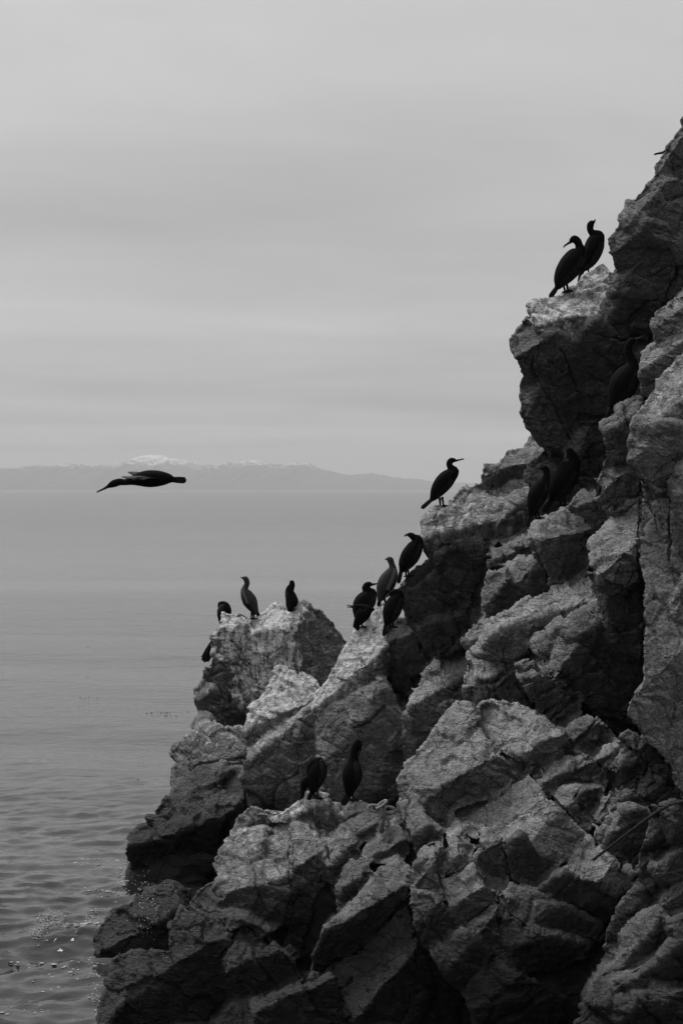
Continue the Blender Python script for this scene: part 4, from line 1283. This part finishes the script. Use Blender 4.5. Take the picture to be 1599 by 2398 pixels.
bird('black cormorant near the peak of the whitened rock, looking out to sea',
     [(681, 1430, 9), (683, 1420, 14), (684, 1409, 15), (681, 1397, 13.5), (678, 1386, 10.5), (680, 1378, 9.5), (684, 1370, 7.2), (683, 1363, 6)],
     bill=[(683, 1364, 3, 4), (682, 1363, 2, 14), (682, 1364, 1, 20)], tail=(684, 1428, 692, 1440, 4), legs=[(678, 1428, 678, 1444, 1)], Y=29.25, back=1)
bird('cormorant mostly behind the whitened rock, fanned tail sticking out at its left side',
     [(503, 1505, 7), (511, 1495, 14), (521, 1484, 17), (532, 1474, 14), (538, 1468, 9), (544, 1470, 6)],
     bill=[(545, 1470, 3), (556, 1474, 1.4)], tail=(504, 1502, 477, 1550, 10), legs=[(520, 1490, 522, 1510, 1)], Y=29.6)
bird('black cormorant on the lower ledge, doubled over preening with drooped wing',
     [(732, 1852, 9), (737, 1834, 18), (742, 1815, 22.5), (746, 1797, 20.5), (746, 1783, 14)],
     extra=[[(744, 1786, 12), (736, 1785, 10), (727, 1795, 8.5), (722, 1809, 6)], [(722, 1822, 8), (714, 1833, 10), (710, 1851, 7), (706, 1870, 3)]],
     bill=[(722, 1810, 3.4), (720, 1822, 2), (719, 1828, 1.2)], tail=(731, 1852, 722, 1874, 5), legs=[(742, 1846, 744, 1868, 1), (735, 1848, 737, 1868, 1)], foot=(742, 1869), clear=True)
bird('tall black cormorant on the lower ledge above the chain, back to the viewer',
     [(818, 1857, 10), (820.5, 1842, 17.5), (824, 1822, 23.5), (825.5, 1803, 22.5), (827, 1785, 15), (828.5, 1771, 10.5), (832, 1756, 11), (836, 1744, 11.5), (838, 1737, 9)],
     extra=[[(840, 1745, 7), (842, 1754, 5), (841, 1762, 3.4)]],
     bill=[(841, 1758, 3.4, -4), (840, 1766, 2.4, -8), (838, 1772, 1.3, -10)], tail=(815, 1860, 802, 1886, 7), legs=[(824, 1852, 828, 1872, 1), (816, 1852, 819, 1872, 1)], foot=(826, 1874), clear=True)


def tail_mesh(t, Y, n=6):
    x0, y0, x1, y1, hw = t
    parts = []
    dx, dy = x1 - x0, y1 - y0
    ln = math.hypot(dx, dy)
    nx, ny = -dy / ln, dx / ln
    for k in range(n):
        u = (k / (n - 1) - .5) * 2
        e = 1 - 0.10 * u * u - 0.03 * (k % 2)
        a = [(x0 - dx * .15 + nx * u * hw * .45, y0 - dy * .15 + ny * u * hw * .45, hw * .42, k % 2), (x0 + dx * .5 * e + nx * u * hw * .7, y0 + dy * .5 * e + ny * u * hw * .7, hw * .40, k % 2),
             (x0 + dx * e + nx * u * hw * .85, y0 + dy * e + ny * u * hw * .85, hw * .22, k % 2)]
        parts.append(loft(a, Y, 0.35, 6, 0.3))
    return join(parts)


def foot_mesh(x, y, Y, dirx):
    """three webbed toes and a short hind toe"""
    pxm = Y / F
    c = np.array(P(x, y, Y))
    r = 0.06
    V = [c + np.array((0, 0, .012))]
    for a in (-40, -20, 0, 20, 40):
        t = R(a)
        l = r * (1.0 if a in (-40, 0, 40) else 0.72)
        V.append(c + np.array((dirx * math.cos(t) * l, math.sin(t) * l, -0.004)))
    V.append(c + np.array((-dirx * 0.03, 0, -0.004)))
    n = len(V)
    V += [v - np.array((0, 0, .012)) for v in V]
    Fc = [(0, i, i + 1) for i in range(1, 5)] + [(0, 5, 6), (0, 6, 1)]
    Fc += [(a + n, c_ + n, b + n) for a, b, c_ in Fc]
    ring = [1, 2, 3, 4, 5, 6]
    for i in range(6):
        a, b = ring[i], ring[(i + 1) % 6]
        Fc.append((a, a + n, b + n, b))
    return V, Fc


def ball(c, r, n=8):
    V, Fc = [], []
    rows = n // 2 + 1
    for i in range(rows):
        ph = math.pi * i / (rows - 1)
        for k in range(n):
            th = 2 * math.pi * k / n
            V.append(np.array(c) + r * np.array((math.sin(ph) * math.cos(th), math.sin(ph) * math.sin(th), math.cos(ph))))
    for i in range(rows - 1):
        for k in range(n):
            Fc.append((i * n + k, i * n + (k + 1) % n, (i + 1) * n + (k + 1) % n, (i + 1) * n + k))
    return V, Fc


def remeshed(items, voxel):
    """one continuous skin over overlapping lofts"""
    tmp = []
    for k, (V, Fc) in enumerate(items):
        o = bpy.data.objects.new('tmp', mesh_from('tmp', V, faces=Fc))
        COL.objects.link(o)
        m = o.modifiers.new('r', 'REMESH')
        m.mode = 'VOXEL'
        m.voxel_size = voxel
        sm = o.modifiers.new('s', 'SMOOTH')
        sm.factor = 0.5
        sm.iterations = 3
        tmp.append(o)
    dg = bpy.context.evaluated_depsgraph_get()
    out = [bpy.data.meshes.new_from_object(o.evaluated_get(dg)) for o in tmp]
    for o in tmp:
        me = o.data
        bpy.data.objects.remove(o)
        bpy.data.meshes.remove(me)
    return out


def build_birds():
    skins = []
    for b in BIRDS:
        Y = b['Y'] if b['Y'] else surf_dist(b['foot'][0], b['foot'][1] + 4) + b['dY']
        if b['clear']:
            for q in b['body']:
                c, r = int(round((q[0] - GX0) / GS)), int(round((q[1] - GY0) / GS))
                w = DEPTH[r - 3:r + 4, c - 3:c + 4]
                if not np.isnan(w).all():
                    Y = min(Y, float(np.nanmin(w)) - q[2] * 0.7 * Y / F - 0.06)
        b['Yv'] = Y
        skins.append(join([loft(b['body'], Y)] + [loft(e, Y, 0.8) for e in b['extra']]))
    skins = remeshed(skins, 0.0075)
    for b, sk in zip(BIRDS, skins):
        Y = b['Yv']
        x, y = b['foot'] if b['foot'] else (b['legs'][0][2], b['legs'][0][3])
        base = P(x, y, Y)
        root = empty('cormorant', base)
        tag(root, b['label'], 'bird', 'cormorants on the sea cliff')
        off = np.array(base)
        brown = b['mat'] == 'brown'

        def part(name, vf, mat):
            V, Fc = vf
            return link(name, mesh_from(name, np.array(V) - off, faces=Fc), mat, root)
        n = len(sk.vertices)
        co = np.empty(n * 3, dtype=np.float32)
        sk.vertices.foreach_get('co', co)
        co = co.reshape(-1, 3) - off
        sk.vertices.foreach_set('co', co.ravel().astype(np.float32))
        link('body', sk, M_BROWN if brown else M_BIRD, root)
        for bl in b['bills']:
            part('bill', loft(bl, Y, 0.8, 8, 0.6), M_BILL)
        if b['tail']:
            part('tail', tail_mesh(b['tail'], Y), M_WING)
        if b['wings']:
            i0, i1 = b['wing']
            w = np.array([(c + (0,) * 4)[:4] for c in b['body'][i0 - 1:i1]], dtype=float)
            t = np.gradient(w[:, :2], axis=0)
            t /= np.linalg.norm(t, axis=1, keepdims=True)
            nrm = np.stack((t[:, 1], -t[:, 0]), 1) * -b['back'] * -1
            wc = w.copy()
            wc[:, :2] += nrm * (w[:, 2] * 0.30)[:, None]
            wc[:, 2] = w[:, 2] * 0.62
            wc[0, 2] *= 0.7
            for sgn in (-1, 1):
                q = wc.copy()
                q[:, 3] += sgn * w[:, 2] * 0.62
                part('wing', loft([tuple(v) for v in q], Y, 0.30, 12, 0.5), M_WING)
        for (x0, y0, x1, y1, d) in b['legs']:
            k = b['legs'].index((x0, y0, x1, y1, d))
            lg = part('leg', loft([(x0, y0, 3.2, 5 * k), (x1, y1, 1.8, 5 * k)], Y, 1.0, 8, 0.3), M_LEG)
            V, Fc = foot_mesh(x1, y1 - 1, Y + 5 * k * Y / F, d)
            ft = link('foot', mesh_from('foot', np.array(V) - off, faces=Fc), M_LEG, lg)
        if b['eye']:
            for sgn in (-1, 1):
                hw = 7.0
                part('eye', ball(P(b['eye'][0], b['eye'][1], Y + sgn * hw * 0.62 * Y / F), 0.006), M_LEG)
        if brown:
            q = np.array([(c + (0,) * 4)[:4] for c in b['body'][2:6]], dtype=float)
            t = np.gradient(q[:, :2], axis=0)
            t /= np.linalg.norm(t, axis=1, keepdims=True)
            nrm = np.stack((t[:, 1], -t[:, 0]), 1) * b['back'] * -1
            q[:, :2] += nrm * (q[:, 2] * 0.34)[:, None] * -1
            q[:, 2] *= 0.69
            part('breast', loft([tuple(v) for v in q], Y, 1.26, 14, 0.4), M_PALE)


build_birds()


def build_flying():
    Y = 17.8
    body = [(408, 1124, 5.5), (396, 1121, 12), (376, 1120.5, 18), (352, 1121, 20.5), (329, 1122, 17), (308, 1126, 10.5), (294, 1129.5, 7.5), (281, 1128.5, 8.6), (266, 1133, 8.8), (254, 1139, 5)]
    base = P(352, 1140, Y)
    root = empty('flying_cormorant', base)
    tag(root, 'black cormorant flying low over the sea with outstretched neck', 'bird')
    off = np.array(base)
    sk = remeshed([join([loft(body, Y, 0.9)])], 0.008)[0]
    n = len(sk.vertices)
    co = np.empty(n * 3, dtype=np.float32)
    sk.vertices.foreach_get('co', co)
    sk.vertices.foreach_set('co', (co.reshape(-1, 3) - off).ravel().astype(np.float32))
    link('body', sk, M_BIRD, root)
    V, Fc = loft([(253, 1139.5, 4), (243, 1145, 2.6), (232, 1150, 2), (227, 1152.5, 1.2)], Y, 0.8, 8)
    link('bill', mesh_from('bill', np.array(V) - off, faces=Fc), M_BILL, root)
    V, Fc = tail_mesh((404, 1123, 437, 1125, 7), Y)
    link('tail', mesh_from('tail', np.array(V) - off, faces=Fc), M_WING, root)
    pxm = Y / F
    for sgn in (-1, 1):
        # wing held level, seen almost edge on: arm, hand and separate flight feathers
        spans = np.linspace(0, 1, 9)
        lead, trail = [], []
        for s in spans:
            yy = sgn * (8 + 150 * s) * pxm
            lift = (30 * s - 16 * s * s) if sgn > 0 else (9 * s - 14 * s * s)
            xl = 316 - 30 * math.sin(s * 2.0) + (2 if sgn > 0 else 22) * s * s
            xt = 374 - (58 if sgn > 0 else 30) * s + 8 * s * s
            lead.append(np.array(P(xl, 1117 - lift, Y)) + np.array((0, yy, 0)))
            trail.append(np.array(P(xt, 1121 - lift * 0.8, Y)) + np.array((0, yy, 0)))
        V, Fc = [], []
        for a, b in zip(lead, trail):
            mid = (a + b) / 2 + np.array((0, 0, .012))
            V += [a, mid, b, mid - np.array((0, 0, .016))]
        for i in range(8):
            for k in range(4):
                p, q = i * 4 + k, i * 4 + (k + 1) % 4
                Fc.append((p, q, q + 4, p + 4))
        Fc += [(0, 3, 2, 1), (32, 33, 34, 35)]
        w = link('wing', mesh_from('wing', np.array(V) - off, faces=Fc), M_WING, root)
        for k in range(7):
            s = 0.55 + 0.45 * k / 6
            i = min(int(s * 8), 7)
            t = s * 8 - i
            a = lead[i] * (1 - t) + lead[i + 1] * t
            b = trail[i] * (1 - t) + trail[i + 1] * t
            c = a * .55 + b * .45
            e = c + np.array((0.08 * (1 - (s - .55)), sgn * (0.06 + 0.14 * (s - .55) / .45), 0))
            d = (e - c) / np.linalg.norm(e - c)
            side = np.cross(d, (0, 0, 1)) * 0.012
            up = np.array((0, 0, .002))
            fv = [c - side + up, c + side + up, e + side * .5 + up, e - side * .5 + up, c - side - up, c + side - up, e + side * .5 - up, e - side * .5 - up]
            ff = [(0, 1, 2, 3), (4, 7, 6, 5), (0, 4, 5, 1), (1, 5, 6, 2), (2, 6, 7, 3), (3, 7, 4, 0)]
            link('feather', mesh_from('feather', np.array(fv) - off, faces=ff), M_WING, w)


build_flying()


# ------------------------------------------------------------------ rope and chain
def build_rope():
    pts = [(1388, 2014, 17.75), (1400, 2004, 17.70), (1425, 1985, 17.45), (1470, 1950, 17.0), (1530, 1906, 16.05), (1560, 1888, 15.75), (1585, 1879, 15.6), (1640, 1868, 15.3)]
    a = np.array([P(*q) for q in pts])
    c = []
    e = np.concatenate((2 * a[:1] - a[1:2], a, 2 * a[-1:] - a[-2:-1]))
    for i in range(1, len(e) - 2):
        for t in np.arange(10) / 10:
            p0, p1, p2, p3 = e[i - 1:i + 3]
            c.append(0.5 * (2 * p1 + (p2 - p0) * t + (2 * p0 - 5 * p1 + 4 * p2 - p3) * t * t + (3 * p1 - p0 - 3 * p2 + p3) * t ** 3))
    c = np.array(c)
    base = P(1388, 2014, 17.75)
    root = empty('rope', base)
    tag(root, 'dark tarred rope stretched taut across the blocks at the right edge', 'rope')
    ln = np.concatenate(([0], np.cumsum(np.linalg.norm(np.diff(c, axis=0), axis=1))))
    for k in range(3):
        V, Fc = [], []
        n = len(c)
        for i in range(n):
            t = c[min(i + 1, n - 1)] - c[max(i - 1, 0)]
            t /= np.linalg.norm(t)
            s = np.cross(t, (0, 1, 0))
            s /= np.linalg.norm(s)
            u = np.cross(t, s)
            ph = ln[i] * 26 + k * 2 * math.pi / 3
            o = c[i] + (s * math.cos(ph) + u * math.sin(ph)) * 0.0065
            for j in range(6):
                th = j * math.pi / 3
                V.append(o + (s * math.cos(th) + u * math.sin(th)) * 0.0075)
        for i in range(n - 1):
            for j in range(6):
                p, q = i * 6 + j, i * 6 + (j + 1) % 6
                Fc.append((p, q, q + 6, p + 6))
        link('strand', mesh_from('strand', np.array(V) - np.array(base), faces=Fc), M_ROPE, root)


build_rope()


def build_chain():
    Y = min(surf_dist(x_, y_) for x_, y_ in ((880, 1896), (900, 1900), (898, 1922))) - 0.24
    base = P(895, 1925, Y)
    root = empty('chain', base)
    tag(root, 'short length of heavy rusted chain lying in the hollow below the lower ledge', 'chain')
    links = [(877, 1893, 8, 15, 7, 0.2), (893, 1884, -35, 14, 7, 1.2), (898, 1900, 80, 14, 6.5, 0.9), (912, 1897, 15, 12, 7, 0.1), (900, 1921, 60, 14, 7.5, 0.3), (893, 1934, 100, 13, 6.5, 1.1)]
    pxm = Y / F
    for (x, y, ang, rx, ry, tw) in links:
        V, Fc = [], []
        n, m = 28, 8
        ca, sa = math.cos(R(ang)), math.sin(R(ang))
        d1 = np.array((ca, 0.15, -sa))
        d2 = np.array((sa * math.cos(tw), math.sin(tw), ca * math.cos(tw)))
        nn = np.cross(d1, d2)
        nn /= np.linalg.norm(nn)
        c = np.array(P(x, y, Y))
        for i in range(n):
            t = 2 * math.pi * i / n
            cx = math.copysign(abs(math.cos(t)) ** 0.8, math.cos(t)) * rx * pxm
            cy = math.copysign(abs(math.sin(t)) ** 0.8, math.sin(t)) * ry * pxm
            p = c + d1 * cx + d2 * cy
            out = d1 * math.cos(t) + d2 * math.sin(t)
            for j in range(m):
                th = 2 * math.pi * j / m
                V.append(p + (out * math.cos(th) + nn * math.sin(th)) * 3.6 * pxm)
        for i in range(n):
            for j in range(m):
                p, q = i * m + j, i * m + (j + 1) % m
                p2, q2 = ((i + 1) % n) * m + j, ((i + 1) % n) * m + (j + 1) % m
                Fc.append((p, q, q2, p2))
        link('link', mesh_from('link', np.array(V) - np.array(base), faces=Fc), M_CHAIN, root)


build_chain()


# ------------------------------------------------------------------ foam, spray, kelp
def blob(c, rx, ry, rz, seed, n=9):
    V, Fc = ball((0, 0, 0), 1.0, n)
    V = np.array(V)
    k = 1 + 0.45 * noise3(V * 1.7 + seed * 3.1, 12)
    return np.array(c) + V * k[:, None] * np.array((rx, ry, rz)), Fc


def on_sea(px, py):
    Y = F * CAMH / (py - HY)
    p = P(px, py, Y)
    z = float(wave_height(np.array([p.x]), np.array([p.y]))[0])
    return np.array((p.x, p.y, z))


def build_foam():
    rnd = random.Random(5)
    parts = []
    spots = [(250, 2018), (262, 2022), (215, 2030), (205, 2018), (230, 2100), (215, 2112), (45, 2262), (60, 2268), (90, 2266), (150, 2275), (165, 2290), (130, 2300), (110, 2325), (100, 2375), (20, 2385)]
    for x, y in spots:
        for _ in range(7):
            c = on_sea(x + rnd.gauss(0, 24), y + rnd.gauss(0, 6))
            r = rnd.uniform(0.004, 0.016)
            parts.append(blob(c, r * rnd.uniform(1, 3.2), r * rnd.uniform(1, 2), 0.0015, rnd.random() * 50, 7))
    # the breaking crest
    crest = [(140, 2178), (120, 2172), (104, 2176), (96, 2188), (100, 2200), (92, 2210), (86, 2218), (110, 2192), (125, 2186), (135, 2192)]
    for x, y in crest:
        for _ in range(46):
            c = on_sea(x + rnd.gauss(0, 7), y + rnd.gauss(0, 5.5))
            r = rnd.uniform(0.0025, 0.010)
            parts.append(blob(c + np.array((0, 0, rnd.uniform(0, .05))), r * 1.3, r * 1.2, r * .8, rnd.random() * 50, 7))
    # wash along the waterline
    for _ in range(110):
        t = rnd.random()
        x, y = 150 + 75 * t + rnd.gauss(0, 8), 2200 - 8 * t + rnd.gauss(0, 4)
        c = on_sea(x, y)
        parts.append(blob(c, rnd.uniform(.006, .03), rnd.uniform(.006, .02), 0.005, rnd.random() * 50, 7))
    for (xa, ya, xb, yb, n) in ((285, 2035, 300, 2100, 60), (235, 2110, 300, 2105, 60), (190, 2200, 235, 2150, 70), (225, 2250, 235, 2390, 90)):
        for _ in range(n):
            t = rnd.random()
            c = on_sea(xa + (xb - xa) * t + rnd.gauss(-6, 7), ya + (yb - ya) * t + rnd.gauss(0, 3))
            parts.append(blob(c, rnd.uniform(.004, .026), rnd.uniform(.004, .016), 0.003, rnd.random() * 50, 6))
    V, Fc = join(parts)
    o = link('foam', mesh_from('foam', V, faces=Fc), M_FOAM)
    tag(o, 'white foam flecks and broken crest at the foot of the rock', 'foam', kind='stuff')


def build_spray():
    rnd = random.Random(9)
    parts = []
    for _ in range(130):
        x = rnd.gauss(342, 17)
        y = rnd.gauss(2110, 42)
        if y < 2000 or y > 2200:
            continue
        Y = rnd.uniform(21.2, 22.0)
        parts.append(blob(P(x, y, Y), *(3 * (min(0.011, max(0.003, rnd.lognormvariate(-5.3, .45))),)), rnd.random() * 9, 6))
    V, Fc = join(parts)
    o = link('spray', mesh_from('spray', V, faces=Fc), M_FOAM)
    tag(o, 'white drops of spray in the air before the dark wet rock', 'spray', kind='stuff')


def build_kelp():
    rnd = random.Random(3)
    parts = []
    for (x, y, n, sx) in [(205, 1515, 4, 5), (207, 1589, 3, 3), (215, 1632, 6, 14), (345, 1672, 5, 6), (390, 1668, 14, 26), (400, 1678, 9, 34), (325, 1833, 2, 2), (228, 1864, 2, 2)]:
        for _ in range(n):
            c = on_sea(x + rnd.gauss(0, sx), y + rnd.gauss(0, 1.2))
            r = rnd.uniform(.005, .017)
            parts.append(blob(c, r * 1.5, r * 1.5, r * .7, rnd.random() * 9, 7))
    V, Fc = join(parts)
    o = link('kelp', mesh_from('kelp', V, faces=Fc), M_KELP)
    tag(o, 'dark scraps of kelp floating on the calm water', 'seaweed', kind='stuff')


build_foam()
build_spray()
build_kelp()


# ------------------------------------------------------------------ sea air: haze round everything
def build_haze():
    top = 400.0
    x0, x1, y0, y1, z0 = -28000, 28000, -3000, 28500, -20.0
    v = [(x0, y0, z0), (x1, y0, z0), (x1, y1, z0), (x0, y1, z0), (x0, y0, top), (x1, y0, top), (x1, y1, top), (x0, y1, top)]
    f = [(0, 3, 2, 1), (4, 5, 6, 7), (0, 1, 5, 4), (1, 2, 6, 5), (2, 3, 7, 6), (3, 0, 4, 7)]
    me = mesh_from('haze', v, faces=f)
    m = bpy.data.materials.new('sea_haze')
    m.use_nodes = True
    nt = m.node_tree
    nt.nodes.clear()
    out = nt.nodes.new('ShaderNodeOutputMaterial')
    pv = nt.nodes.new('ShaderNodeVolumePrincipled')
    pv.inputs['Color'].default_value = (0.74, 0.74, 0.74, 1)
    pv.inputs['Density'].default_value = 6.5e-5
    pv.inputs['Anisotropy'].default_value = 0.0
    nt.links.new(pv.outputs[0], out.inputs['Volume'])
    o = link('haze', me, m, smooth=False)
    tag(o, 'pale even sea haze in front of the far mountains', 'haze', kind='stuff')


build_haze()
